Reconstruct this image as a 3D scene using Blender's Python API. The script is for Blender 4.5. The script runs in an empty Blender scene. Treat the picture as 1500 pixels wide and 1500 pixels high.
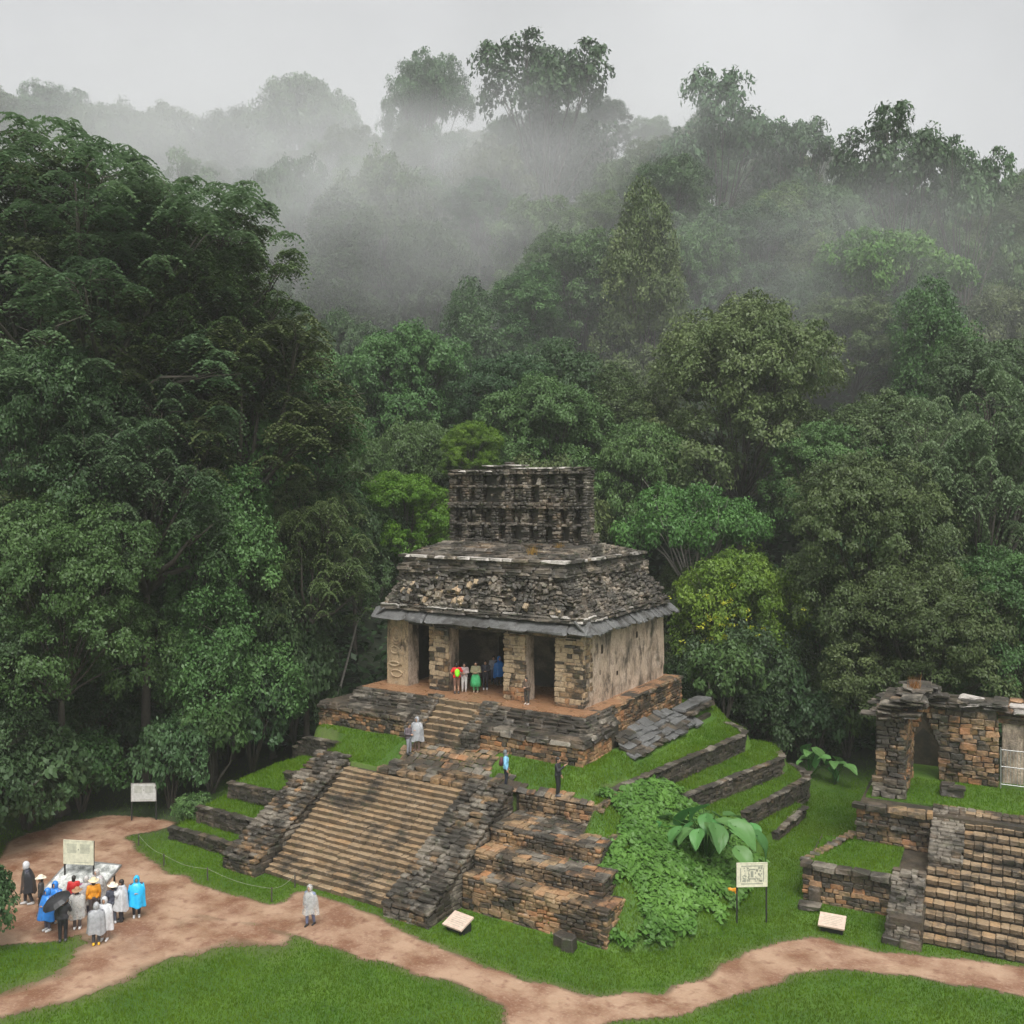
import bpy, bmesh, math, random
import numpy as np
from mathutils import Vector, Matrix

# ------------------------------------------------------------------ camera, sky, sun, exposure
SC = bpy.context.scene
COL = SC.collection
F, CAMH, CX, CY = 1390.0, 17.5, 750.0, 720.0        # photo pixels (1500 px wide)
_n = math.hypot(.5256, .8508); SN, CS = .5256/_n, .8508/_n

cam_d = bpy.data.cameras.new('camera'); cam = bpy.data.objects.new('camera', cam_d); COL.objects.link(cam)
cam.location = (0, 0, CAMH); cam.rotation_euler = (math.radians(90), 0, math.atan2(SN, CS))
cam_d.sensor_width = 36; cam_d.lens = 36*F/1500; cam_d.shift_y = -(750-CY)/1500
cam_d.clip_end = 5000; cam_d.clip_start = .5
SC.camera = cam

SUN_EL, SUN_AZ = math.radians(60), math.radians(138)
world = bpy.data.worlds.new('World'); SC.world = world; world.use_nodes = True
nt = world.node_tree; nt.nodes.clear()
w_out = nt.nodes.new('ShaderNodeOutputWorld'); w_bg = nt.nodes.new('ShaderNodeBackground')
w_sky = nt.nodes.new('ShaderNodeTexSky'); w_sky.sky_type = 'NISHITA'; w_sky.sun_disc = False
w_sky.sun_elevation = SUN_EL; w_sky.sun_rotation = SUN_AZ; w_sky.dust_density = 6; w_sky.air_density = 1.0
w_hsv = nt.nodes.new('ShaderNodeHueSaturation'); w_hsv.inputs['Saturation'].default_value = .12
w_tc = nt.nodes.new('ShaderNodeTexCoord'); w_no = nt.nodes.new('ShaderNodeTexNoise')
w_no.inputs['Scale'].default_value = 2.2; w_no.inputs['Detail'].default_value = 5
w_mr = nt.nodes.new('ShaderNodeMapRange'); w_mr.inputs['From Min'].default_value = .3; w_mr.inputs['From Max'].default_value = .72
w_mr.inputs['To Min'].default_value = .84; w_mr.inputs['To Max'].default_value = 1.12
w_cl = nt.nodes.new('ShaderNodeMix'); w_cl.data_type = 'RGBA'; w_cl.inputs[0].default_value = .2
w_cl.inputs[7].default_value = (7.7, 7.7, 7.6, 1)      # grey cloud deck
w_mul = nt.nodes.new('ShaderNodeVectorMath'); w_mul.operation = 'SCALE'
L = nt.links.new
L(w_sky.outputs[0], w_hsv.inputs['Color']); L(w_hsv.outputs[0], w_cl.inputs[6])
L(w_tc.outputs['Generated'], w_no.inputs['Vector']); L(w_no.outputs[0], w_mr.inputs['Value'])
L(w_cl.outputs[2], w_mul.inputs[0]); L(w_mr.outputs[0], w_mul.inputs['Scale'])
L(w_mul.outputs[0], w_bg.inputs['Color']); L(w_bg.outputs[0], w_out.inputs['Surface'])
w_bg.inputs['Strength'].default_value = .1

sun_d = bpy.data.lights.new('sun', 'SUN'); sun = bpy.data.objects.new('sun', sun_d); COL.objects.link(sun)
sun_d.energy = 1.5; sun_d.angle = math.radians(35); sun_d.color = (1, .97, .92)
_sd = Vector((math.sin(SUN_AZ)*math.cos(SUN_EL), math.cos(SUN_AZ)*math.cos(SUN_EL), math.sin(SUN_EL)))
sun.rotation_euler = _sd.to_track_quat('Z', 'Y').to_euler()
sun.location = (-10, 0, 60)

SC.view_settings.view_transform = 'Standard'; SC.view_settings.look = 'None'
SC.view_settings.exposure = .9; SC.view_settings.gamma = 1; SC.view_settings.use_curve_mapping = False
SC.render.engine = 'CYCLES'
SC.cycles.use_denoising = True; SC.cycles.max_bounces = 6; SC.cycles.diffuse_bounces = 3
SC.cycles.transparent_max_bounces = 12; SC.cycles.volume_bounces = 1; SC.cycles.transmission_bounces = 3
SC.cycles.volume_step_rate = 1.5; SC.cycles.volume_max_steps = 128

# ------------------------------------------------------------------ helpers
rnd = random.Random(7)
def cam2w(X, Y): return CS*X-SN*Y, SN*X+CS*Y
def at(u, v, z):                     # photo pixel on the level z -> world point
    Y = F*(CAMH-z)/(v-CY); X = (u-CX)*Y/F
    return cam2w(X, Y)+(z,)
def atY(u, v, Y):                    # photo pixel at distance Y -> world point
    X = (u-CX)*Y/F; return cam2w(X, Y)+(CAMH-(v-CY)*Y/F,)
def camXY(x, y): return CS*x+SN*y, -SN*x+CS*y

def hsh(ix, iy, s):
    n = np.sin(ix*127.1+iy*311.7+s*74.7)*43758.5453
    return n-np.floor(n)
def vn(x, y, s=0.):                  # value noise 0..1
    x = np.asarray(x, float); y = np.asarray(y, float)
    ix, iy = np.floor(x), np.floor(y); fx, fy = x-ix, y-iy
    fx = fx*fx*(3-2*fx); fy = fy*fy*(3-2*fy)
    a = hsh(ix, iy, s); b = hsh(ix+1, iy, s); c = hsh(ix, iy+1, s); d = hsh(ix+1, iy+1, s)
    return (a*(1-fx)+b*fx)*(1-fy)+(c*(1-fx)+d*fx)*fy
def fbm(x, y, s=0., o=3):
    t = 0; a = .5
    for i in range(o): t = t+a*vn(x*2**i, y*2**i, s+i*3.1); a *= .5
    return t/(1-.5**o)

def new_mat(name):
    m = bpy.data.materials.new(name); m.use_nodes = True; t = m.node_tree
    b = t.nodes['Principled BSDF']; return m, t, b
def N(t, typ, **kw):
    n = t.nodes.new(typ)
    for k, v in kw.items():
        if hasattr(n, k): setattr(n, k, v)
        else: n.inputs[k].default_value = v
    return n
def pos_noise(t, scale, detail=4, stretch=(1, 1, 1), rough=.55):
    g = N(t, 'ShaderNodeNewGeometry'); mp = N(t, 'ShaderNodeMapping'); mp.inputs['Scale'].default_value = stretch
    no = N(t, 'ShaderNodeTexNoise'); no.inputs['Scale'].default_value = scale; no.inputs['Detail'].default_value = detail
    no.inputs['Roughness'].default_value = rough
    t.links.new(g.outputs['Position'], mp.inputs[0]); t.links.new(mp.outputs[0], no.inputs['Vector']); return no.outputs[0]
def ramp(t, src, a, b, lo=0., hi=1.):
    m = N(t, 'ShaderNodeMapRange'); m.inputs[1].default_value = a; m.inputs[2].default_value = b
    m.inputs[3].default_value = lo; m.inputs[4].default_value = hi; t.links.new(src, m.inputs[0]); return m.outputs[0]
def mix(t, fac, c1, c2, mode='MIX'):
    m = N(t, 'ShaderNodeMix'); m.data_type = 'RGBA'; m.blend_type = mode
    for i, v in ((0, fac), (6, c1), (7, c2)):
        if isinstance(v, bpy.types.NodeSocket): t.links.new(v, m.inputs[i])
        else: m.inputs[i].default_value = v if i == 0 else (*v, 1)
    return m.outputs[2]
def math_(t, op, a, b=0.):
    m = N(t, 'ShaderNodeMath'); m.operation = op
    for i, v in enumerate((a, b)):
        if isinstance(v, bpy.types.NodeSocket): t.links.new(v, m.inputs[i])
        else: m.inputs[i].default_value = v
    return m.outputs[0]
def piece_random(t):                 # a number for each stone, whether single or joined
    oi = N(t, 'ShaderNodeObjectInfo'); at_ = N(t, 'ShaderNodeAttribute'); at_.attribute_name = 'rnd'
    return math_(t, 'FRACT', math_(t, 'ADD', oi.outputs['Random'], at_.outputs['Fac']))
def bump(t, b, src, strength, dist):
    bp = N(t, 'ShaderNodeBump'); bp.inputs['Strength'].default_value = strength; bp.inputs['Distance'].default_value = dist
    t.links.new(src, bp.inputs['Height']); t.links.new(bp.outputs[0], b.inputs['Normal'])

def stone_mat(name, c1, c2, c3, stain=.5, lichen=.5, streak=False, rough=.5, moss=.25, riser_shade=False):
    m, t, b = new_mat(name)
    r = piece_random(t)
    base = mix(t, ramp(t, math_(t, 'ADD', math_(t, 'MULTIPLY', r, .45), math_(t, 'MULTIPLY', pos_noise(t, 1.1, 3), .55)), .25, .65), c1, c2)
    base = mix(t, ramp(t, r, .72, 1., 0, .8), base, c3)
    if riser_shade:                         # upper faces keep the stone colour, shade painted dark on the risers
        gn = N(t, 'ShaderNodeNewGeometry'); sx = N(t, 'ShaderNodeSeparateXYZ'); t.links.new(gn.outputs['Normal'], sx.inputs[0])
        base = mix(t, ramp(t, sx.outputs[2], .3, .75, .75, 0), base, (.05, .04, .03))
    base = mix(t, ramp(t, pos_noise(t, 9, 5), .35, .7, 0, .55), base, tuple(x*.45 for x in c1))
    pale = mix(t, ramp(t, pos_noise(t, 3.3, 6, rough=.7), .6, .72, 0, lichen), base, (.47, .45, .40))
    st = pos_noise(t, .62, 7, (1, 1, .35) if streak else (1, 1, 1.15), .7)
    lo = .70-.5*stain
    dark = mix(t, ramp(t, st, lo, lo+.13, 0, .9), pale, (.030, .027, .022))
    if streak:
        s2 = pos_noise(t, 1.2, 7, (1, 1, .42), .8); s3 = pos_noise(t, .5, 3)
        dark = mix(t, math_(t, 'MULTIPLY', ramp(t, s2, .50, .60, 0, .9), ramp(t, s3, .36, .56)), dark, (.040, .030, .022))
        dark = mix(t, ramp(t, pos_noise(t, 5, 6, (1, 1, .5), .75), .56, .64, 0, .55), dark, (.10, .075, .05))
    fin = mix(t, ramp(t, pos_noise(t, 1.9, 5), .57, .72, 0, moss), dark, (.05, .075, .02))
    t.links.new(fin, b.inputs['Base Color'])
    t.links.new(ramp(t, pos_noise(t, 2.2, 3), .3, .7, rough-.16, rough+.2), b.inputs['Roughness'])
    bump(t, b, pos_noise(t, 14, 6), .7, .05)
    return m

M = {}
M['tan'] = stone_mat('tan_stone', (.25, .155, .082), (.33, .23, .13), (.37, .20, .085), .58, .45)
M['orange'] = stone_mat('orange_stone', (.33, .155, .07), (.38, .25, .14), (.39, .165, .06), .48, .4, moss=.1)
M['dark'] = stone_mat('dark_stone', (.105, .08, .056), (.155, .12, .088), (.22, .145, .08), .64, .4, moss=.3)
M['black_stone'] = stone_mat('blackened_stone', (.075, .062, .048), (.105, .088, .068), (.16, .12, .08), .58, .35, moss=.35)
M['grey'] = stone_mat('grey_stone', (.18, .155, .125), (.25, .22, .175), (.16, .13, .10), .54, .6, moss=.25)
M['step'] = stone_mat('shaded_riser_step_stone', (.25, .17, .095), (.34, .25, .155), (.38, .23, .11), .42, .4, riser_shade=True)  # step stone with the shade of its upright faces put into the colour
M['roof'] = stone_mat('roof_stone', (.12, .10, .082), (.21, .175, .135), (.36, .29, .21), .57, 1., moss=.2)
M['slate'] = stone_mat('slate_slab', (.105, .105, .105), (.155, .155, .15), (.075, .075, .075), .4, .35, rough=.42, moss=.0)
M['stucco'] = stone_mat('old_stucco', (.52, .395, .295), (.58, .48, .39), (.52, .395, .295), .42, .5, True, .6, .05)
M['relief'] = stone_mat('carved_stucco', (.42, .31, .195), (.46, .35, .225), (.44, .29, .17), .36, .45, True, .6, .05)
M['pale'] = stone_mat('pale_coping', (.50, .46, .42), (.50, .46, .42), (.50, .46, .42), .42, .4, moss=0)
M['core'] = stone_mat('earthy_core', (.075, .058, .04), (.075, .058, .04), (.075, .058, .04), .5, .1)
M['floor'] = stone_mat('red_earth_floor', (.30, .16, .085), (.30, .16, .085), (.30, .16, .085), .25, .2, rough=.35)

def flat(name, c, rough=.6, metal=0., var=.0):
    m, t, b = new_mat(name)
    b.inputs['Roughness'].default_value = rough; b.inputs['Metallic'].default_value = metal
    f = mix(t, ramp(t, pos_noise(t, 7, 3), .3, .7, 0, 1), tuple(x*.8 for x in c), tuple(min(1, x*1.12) for x in c))
    t.links.new(f, b.inputs['Base Color']); return m
def leaf_mat(name, c1, c2, c3=None, trans=.22, rough=.42):
    m, t, b = new_mat(name)
    a = N(t, 'ShaderNodeAttribute'); a.attribute_name = 'tone'
    oi = N(t, 'ShaderNodeObjectInfo')
    f = mix(t, a.outputs['Fac'], c1, c2)
    f = mix(t, ramp(t, pos_noise(t, .35, 3), .35, .7, 0, .7), f, c3 or tuple(x*.75 for x in c1))
    hv = N(t, 'ShaderNodeHueSaturation'); t.links.new(f, hv.inputs['Color'])
    t.links.new(ramp(t, oi.outputs['Random'], 0, 1, .75, 1.2), hv.inputs['Value'])
    t.links.new(ramp(t, math_(t, 'FRACT', math_(t, 'MULTIPLY', oi.outputs['Random'], 7.3)), 0, 1, .48, .52), hv.inputs['Hue'])
    t.links.new(hv.outputs[0], b.inputs['Base Color']); b.inputs['Roughness'].default_value = rough
    b.inputs['Specular IOR Level'].default_value = .22
    tr = N(t, 'ShaderNodeBsdfTranslucent'); t.links.new(hv.outputs[0], tr.inputs[0])
    mx = N(t, 'ShaderNodeMixShader'); mx.inputs[0].default_value = trans
    t.links.new(b.outputs[0], mx.inputs[1]); t.links.new(tr.outputs[0], mx.inputs[2])
    t.links.new(mx.outputs[0], t.nodes['Material Output'].inputs[0]); return m
M['bark'] = flat('bark', (.065, .055, .045), .85); M['pale_bark'] = flat('pale_bark', (.27, .25, .22), .8)
M['leaf_dark'] = leaf_mat('dark_leaves', (.044, .090, .034), (.092, .165, .065))
M['leaf_mid'] = leaf_mat('mid_leaves', (.061, .121, .035), (.121, .209, .065))
M['leaf_olive'] = leaf_mat('olive_leaves', (.062, .100, .034), (.125, .170, .062))
M['leaf_frond'] = leaf_mat('feathery_leaves', (.075, .135, .060), (.155, .225, .11), (.07, .12, .06), .4)
M['leaf_lime'] = leaf_mat('lime_leaves', (.085, .20, .018), (.17, .32, .03))
M['leaf_soft'] = leaf_mat('soft_lime_leaves', (.085, .175, .035), (.16, .26, .06))
M['leaf_fresh'] = leaf_mat('fresh_leaves', (.055, .16, .032), (.11, .25, .06))
M['leaf_yellow'] = leaf_mat('yellow_green_leaves', (.08, .165, .022), (.175, .27, .035))
M['flower'] = leaf_mat('yellow_flowers', (.36, .36, .03), (.48, .46, .04))
M['grass'] = leaf_mat('grass_blades', (.060, .140, .004), (.150, .235, .008), (.095, .140, .006), .3, .75)
M['dry_grass'] = leaf_mat('dry_grass', (.28, .15, .04), (.36, .21, .06))
M['big_leaf'] = leaf_mat('taro_leaves', (.10, .24, .07), (.14, .30, .10), trans=.25, rough=.35)
M['vine_leaf'] = leaf_mat('creeper_leaves', (.045, .13, .020), (.105, .24, .045))

def ground_mat():
    m, t, b = new_mat('lawn_ground')
    a = N(t, 'ShaderNodeAttribute'); a.attribute_name = 'soil'
    g = mix(t, ramp(t, pos_noise(t, .45, 4), .3, .7), (.034, .095, .004), (.070, .145, .007))
    g = mix(t, ramp(t, pos_noise(t, 6, 4), .45, .7, 0, .6), g, (.035, .065, .012))
    s = mix(t, ramp(t, pos_noise(t, 1.5, 5), .35, .7), (.13, .085, .048), (.07, .055, .028))
    f = mix(t, a.outputs['Fac'], g, s)
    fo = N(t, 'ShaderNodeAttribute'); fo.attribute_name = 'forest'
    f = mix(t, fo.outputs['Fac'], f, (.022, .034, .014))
    t.links.new(f, b.inputs['Base Color']); b.inputs['Roughness'].default_value = .7
    bump(t, b, pos_noise(t, 9, 5), .8, .06); return m
M['ground'] = ground_mat()
def path_mat():
    m, t, b = new_mat('wet_dirt')
    a = N(t, 'ShaderNodeAttribute'); a.attribute_name = 'soil'
    c = mix(t, ramp(t, pos_noise(t, .55, 5),   .40, .60), (.19, .092, .052), (.36, .235, .155))
    c = mix(t, ramp(t, pos_noise(t, 9, 5, rough=.7), .52, .68, 0, .6), c, (.40, .30, .21))
    c = mix(t, ramp(t, pos_noise(t, 2.3, 5), .54, .7, 0, .75), c, (.16, .07, .042))
    c = mix(t, ramp(t, a.outputs['Fac'], .0, .45, .85, 0), c, (.105, .075, .04))
    t.links.new(c, b.inputs['Base Color'])
    t.links.new(ramp(t, pos_noise(t, .8, 3), .35, .6, .32, .75), b.inputs['Roughness'])
    bump(t, b, pos_noise(t, 7, 6, rough=.7), .8, .05); return m
M['path'] = path_mat()

def link(o, parent=None, keep=True):
    COL.objects.link(o)
    if parent is not None:
        o.parent = parent
        if keep: o.matrix_parent_inverse = Matrix.Translation(-Vector(parent.get('_w', (0, 0, 0))))
    return o
def tag(o, label, cat, group=None, kind=None):
    if label: o['label'] = label
    if cat: o['category'] = cat
    if group: o['group'] = group
    if kind: o['kind'] = kind
    return o
ROOTS = []
def thing(name, label, cat, loc, group=None):
    o = bpy.data.objects.new(name, None); o.location = loc; o.empty_display_size = .3
    COL.objects.link(o); o['_w'] = tuple(loc); ROOTS.append(o)
    return tag(o, label, cat, group)
def np_mesh(name, V, Fc, mat, smooth=False, attr=None, domain='FACE'):
    V = np.asarray(V, np.float32); Fc = np.asarray(Fc, np.int32); k = Fc.shape[1]
    me = bpy.data.meshes.new(name); me.vertices.add(len(V)); me.vertices.foreach_set('co', V.ravel())
    me.loops.add(Fc.size); me.loops.foreach_set('vertex_index', Fc.ravel())
    me.polygons.add(len(Fc)); me.polygons.foreach_set('loop_start', np.arange(0, Fc.size, k, dtype=np.int32))
    me.polygons.foreach_set('loop_total', np.full(len(Fc), k, np.int32))
    if smooth: me.polygons.foreach_set('use_smooth', np.ones(len(Fc), bool))
    me.update(calc_edges=True)
    for nm, arr in (attr or {}).items():
        a = me.attributes.new(nm, 'FLOAT', domain); a.data.foreach_set('value', np.asarray(arr, np.float32))
    if mat: me.materials.append(mat)
    return me
class MB:
    def __init__(s): s.v = []; s.f = []
    def box(s, c, size, R=None, jit=0.):
        b = len(s.v); c = Vector(c)
        for dx in (-.5, .5):
            for dy in (-.5, .5):
                for dz in (-.5, .5):
                    p = Vector((dx*size[0], dy*size[1], dz*size[2]))
                    if jit: p += Vector((rnd.uniform(-jit, jit), rnd.uniform(-jit, jit), rnd.uniform(-jit, jit)))
                    s.v.append(tuple(c+(R @ p if R else p)))
        for q in ((0, 1, 3, 2), (4, 6, 7, 5), (0, 4, 5, 1), (2, 3, 7, 6), (0, 2, 6, 4), (1, 5, 7, 3)): s.f.append([b+i for i in q])
        return s
    def b2(s, x0, x1, y0, y1, z0, z1, jit=0.): return s.box(((x0+x1)/2, (y0+y1)/2, (z0+z1)/2), (x1-x0, y1-y0, z1-z0), None, jit)
    def hexa(s, p8):                 # bottom ring of 4, top ring of 4
        b = len(s.v); s.v += [tuple(p) for p in p8]
        for q in ((3, 2, 1, 0), (4, 5, 6, 7), (0, 1, 5, 4), (1, 2, 6, 5), (2, 3, 7, 6), (3, 0, 4, 7)): s.f.append([b+i for i in q])
        return s
    def prism(s, poly, z0, z1):
        b = len(s.v); n = len(poly)
        s.v += [(p[0], p[1], z0) for p in poly]+[(p[0], p[1], z1) for p in poly]
        s.f.append([b+i for i in range(n)][::-1]); s.f.append([b+n+i for i in range(n)])
        for i in range(n): s.f.append([b+i, b+(i+1) % n, b+n+(i+1) % n, b+n+i])
        return s
    def tube(s, pts, rad, n=8, cap=True):
        pts = [Vector(p) for p in pts]; prev = None; b0 = len(s.v)
        for i, p in enumerate(pts):
            d = (pts[min(i+1, len(pts)-1)]-pts[max(i-1, 0)]).normalized()
            a = d.orthogonal().normalized() if prev is None else (prev-d*prev.dot(d)).normalized()
            prev = a; c = d.cross(a); r = rad[i] if hasattr(rad, '__len__') else rad
            for k in range(n):
                t = 2*math.pi*k/n; s.v.append(tuple(p+(a*math.cos(t)+c*math.sin(t))*r))
        for i in range(len(pts)-1):
            for k in range(n):
                a0 = b0+i*n; s.f.append([a0+k, a0+(k+1) % n, a0+n+(k+1) % n, a0+n+k])
        if cap:
            s.f.append([b0+k for k in range(n)][::-1]); e = b0+(len(pts)-1)*n; s.f.append([e+k for k in range(n)])
        return s
    def capsule(s, a, b, ra, rb, n=10, sq=1.):
        a, b = Vector(a), Vector(b); d = b-a
        d = d.normalized() if d.length > 1e-6 else Vector((0, 0, 1))
        pts = []; rs = []
        for t in (-1, -.85, -.5): pts.append(a+d*t*ra); rs.append(max(.02*ra, ra*math.sqrt(max(0, 1-t*t))))
        for t in (0,): pts.append(a); rs.append(ra)
        for t in (0, .5, .85, 1): pts.append(b+d*t*rb); rs.append(max(.02*rb, rb*math.sqrt(max(0, 1-t*t))))
        return s.tube(pts, rs, n)
    def ellipsoid(s, c, r, n=14, m=9, R=None):
        b = len(s.v); c = Vector(c)
        for i in range(m+1):
            ph = math.pi*i/m
            for k in range(n):
                th = 2*math.pi*k/n
                p = Vector((r[0]*max(.02, math.sin(ph))*math.cos(th), r[1]*max(.02, math.sin(ph))*math.sin(th), r[2]*math.cos(ph)))
                s.v.append(tuple(c+(R @ p if R else p)))
        for i in range(m):
            for k in range(n): s.f.append([b+i*n+k, b+(i+1)*n+k, b+(i+1)*n+(k+1) % n, b+i*n+(k+1) % n])
        s.f.append([b+k for k in range(n)]); s.f.append([b+m*n+k for k in range(n)][::-1])
        return s
    def mesh(s, name, mat, smooth=False):
        me = bpy.data.meshes.new(name); me.from_pydata(s.v, [], s.f)
        if mat: me.materials.append(mat)
        if smooth:
            for p in me.polygons: p.use_smooth = True
        me.update(); return me
    def build(s, name, mat, parent=None, smooth=False, keep=True):
        return link(bpy.data.objects.new(name, s.mesh(name, mat, smooth)), parent, keep)

# ---- stones: shared unit meshes, one object for each stone; past the limit the rest are joined
_sv = {}
def stone_meshes(mk):
    if mk not in _sv:
        r = random.Random(hash(mk) % 1000 if False else sum(map(ord, mk))); out = []
        for i in range(9):
            bm = bmesh.new(); bmesh.ops.create_cube(bm, size=1)
            q_ = .4 if mk == 'step' else 1.
            for v in bm.verts: v.co += Vector((r.uniform(-.09, .09), r.uniform(-.10, .10), r.uniform(-.13, .13)))*q_
            bmesh.ops.bevel(bm, geom=bm.edges[:], offset=.085, segments=1, affect='EDGES', profile=.6)
            for v in bm.verts: v.co += Vector((r.uniform(-.02, .02), r.uniform(-.02, .02), r.uniform(-.03, .03)))
            bmesh.ops.triangulate(bm, faces=bm.faces[:])
            me = bpy.data.meshes.new('stone'); bm.to_mesh(me); bm.free(); me.materials.append(M[mk]); out.append(me)
        _sv[mk] = out
    return _sv[mk]
class Pile:
    def __init__(s, parent, name, joined, limit=300): s.p = parent; s.n = name; s.j = joined; s.lim = limit; s.items = []
    def add(s, c, ux, un, uz, size, mk, rot=0.03):
        ux, un, uz = Vector(ux), Vector(un), Vector(uz)
        R = Matrix((ux, un, uz)).transposed()
        R = R @ Matrix.Rotation(rnd.gauss(0, rot), 3, 'Y') @ Matrix.Rotation(rnd.gauss(0, rot), 3, 'Z') @ Matrix.Rotation(rnd.gauss(0, rot), 3, 'X')
        m = Matrix.Translation(c) @ R.to_4x4() @ Matrix.Diagonal((size[0], size[1], size[2], 1))
        Xc, Yc = camXY(c[0], c[1]); u = CX+F*Xc/max(Yc, 1); vis = 1. if -40 < u < 1540 else .01
        s.items.append((vis*size[0]*max(size[2], size[1]*.5)/max(Yc, 1)**2, m, mk, rnd.randrange(9)))
    def flush(s):
        s.items.sort(key=lambda i: -i[0])
        for _, m, mk, k in s.items[:s.lim]:
            o = bpy.data.objects.new(s.n, stone_meshes(mk)[k]); link(o, s.p); o.matrix_basis = m
        rest = {}
        for it in s.items[s.lim:]: rest.setdefault(it[2], []).append(it)
        first = None
        for mk, its in rest.items():
            V = []; Fc = []; A = []; b = 0
            for _, m, _, k in its:
                me = stone_meshes(mk)[k]; n = len(me.vertices)
                co = np.empty(n*3, np.float32); me.vertices.foreach_get('co', co); co = co.reshape(-1, 3)
                mm = np.array(m); V.append(co @ mm[:3, :3].T+mm[:3, 3])
                fi = np.empty(len(me.polygons)*3, np.int32); me.polygons.foreach_get('vertices', fi)
                Fc.append(fi.reshape(-1, 3)+b); b += n; A.append(np.full(len(me.polygons), rnd.random()))
            me = np_mesh(s.j, np.concatenate(V), np.concatenate(Fc), M[mk], attr={'rnd': np.concatenate(A)})
            o = link(bpy.data.objects.new(s.j, me), s.p); o['kind'] = 'stuff'
def pick(pos, mats, seed=1.):
    """stone colours come in patches"""
    n = float(fbm(pos[0]*.55+pos[1]*.37, pos[2]*.9+pos[1]*.21, seed, 3))+rnd.uniform(-.12, .12)
    n = min(.999, max(0, (n-.22)/.56)); return mats[int(n*len(mats))]
def wall_face(pile, p0, ux, Ln, uz, Hh, un, mats, course=(.15, .25), slen=(.25, .6), depth=.24, proud=.035, skip=0., top=None, seed=1., gap=.016, rot=.025):
    p0, ux, uz, un = Vector(p0), Vector(ux).normalized(), Vector(uz).normalized(), Vector(un).normalized()
    h = 0.
    while h < Hh-.05:
        ch = min(rnd.uniform(*course), Hh-h)
        if Hh-h-ch < .07: ch = Hh-h
        s = 0.
        while s < Ln-.04:
            l = min(rnd.uniform(*slen), Ln-s)
            if Ln-s-l < .12: l = Ln-s
            if (top is None or h+ch*.6 < top(s+l/2)) and rnd.random() >= skip:
                c = p0+ux*(s+l/2)+uz*(h+ch/2)+un*(rnd.uniform(-proud, proud)-depth/2)
                pile.add(c, ux, un, uz, (l-gap, depth, (ch-gap*.8)*rnd.uniform(.84, 1.1)), pick(c, mats, seed), rot*1.4)
            s += l
        h += ch
XA, YA, ZA = Vector((1, 0, 0)), Vector((0, 1, 0)), Vector((0, 0, 1))

# ------------------------------------------------------------------ ground, hill, mound, paths
def sstep(a, b, x):
    t = np.clip((np.asarray(x, float)-a)/(b-a), 0, 1); return t*t*(3-2*t)
HY = [0, 64, 74, 82, 95, 120, 150, 172, 200, 260, 420, 3000]
HZ = [0, 0, .6, 4, 14, 34, 58, 70, 74, 78, 84, 84]
def ground_z(x, y):
    x = np.asarray(x, float); y = np.asarray(y, float)
    X = CS*x+SN*y; Y = -SN*x+CS*y
    a = X/np.maximum(Y, 20)
    h = np.interp(Y, HY, HZ)*(1-.16*sstep(.15, .5, a)-.16*sstep(-.10, -.45, a))
    fade = sstep(800, 2200, np.hypot(X, Y))
    return (h+(fbm(x*.05, y*.05, 2.)-.5)*np.clip(h, 0, 8))*(1-fade)+(vn(x*.13, y*.13, 5.)-.5)*.10*sstep(27, 30, Y)
def axis(fine0, fine1, step, lo, hi):
    a = [fine0]; s = step
    while a[-1] > lo: s *= 1.22; a.append(a[-1]-s)
    c = [fine1]; s = step
    while c[-1] < hi: s *= 1.22; c.append(c[-1]+s)
    return np.array(a[:0:-1]+list(np.arange(fine0, fine1, step))+c)
gx = axis(-66, 16, .5, -2500, 2500); gy = axis(14, 66, .5, -1500, 2500)
GX, GY = np.meshgrid(gx, gy, indexing='ij')
def grid_faces(nx, ny, keep=None):
    i, j = np.meshgrid(np.arange(nx-1), np.arange(ny-1), indexing='ij'); a = (i*ny+j)
    f = np.stack([a, a+ny, a+ny+1, a+1], -1).reshape(-1, 4)
    return f if keep is None else f[keep.ravel()]
GZ = ground_z(GX, GY)
_X, _Y = camXY(GX, GY)
soil = np.clip(sstep(60, 68, _Y), 0, 1)
def wpoly(px, z=0.): return np.array([at(u, v, z)[:2] for u, v in px])
def in_poly(P, x, y):
    c = np.zeros(x.shape, bool); n = len(P)
    for i in range(n):
        x0, y0 = P[i]; x1, y1 = P[(i+1) % n]
        k = ((y0 > y) != (y1 > y)) & (x < (x1-x0)*(y-y0)/(y1-y0+1e-12)+x0); c ^= k
    return c
P_DIRT = wpoly([(20, 1232), (90, 1206), (150, 1196), (215, 1198), (262, 1210), (228, 1219), (180, 1225), (200, 1250), (240, 1276), (290, 1298), (345, 1312), (400, 1326), (428, 1314), (434, 1300), (470, 1314),
    (520, 1334), (575, 1352), (592, 1368), (640, 1392), (690, 1412), (740, 1428), (800, 1440), (860, 1455), (905, 1460), (960, 1454), (1010, 1443), (1050, 1424), (1078, 1404),
    (1110, 1388), (1150, 1379), (1195, 1375), (1240, 1381), (1300, 1396), (1360, 1402), (1420, 1404), (1480, 1416), (1560, 1426), (1560, 1470), (1500, 1462),
    (1440, 1449), (1380, 1436), (1300, 1424), (1230, 1419), (1175, 1424), (1110, 1446), (1050, 1470), (970, 1488), (900, 1497), (830, 1512), (745, 1512), (748, 1480),
    (715, 1462), (660, 1438), (590, 1416), (520, 1398), (460, 1380), (400, 1366), (350, 1354), (300, 1344), (260, 1340), (200, 1350), (160, 1362), (80, 1376), (0, 1386), (-120, 1400), (-120, 1290), (0, 1262)])
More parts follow.
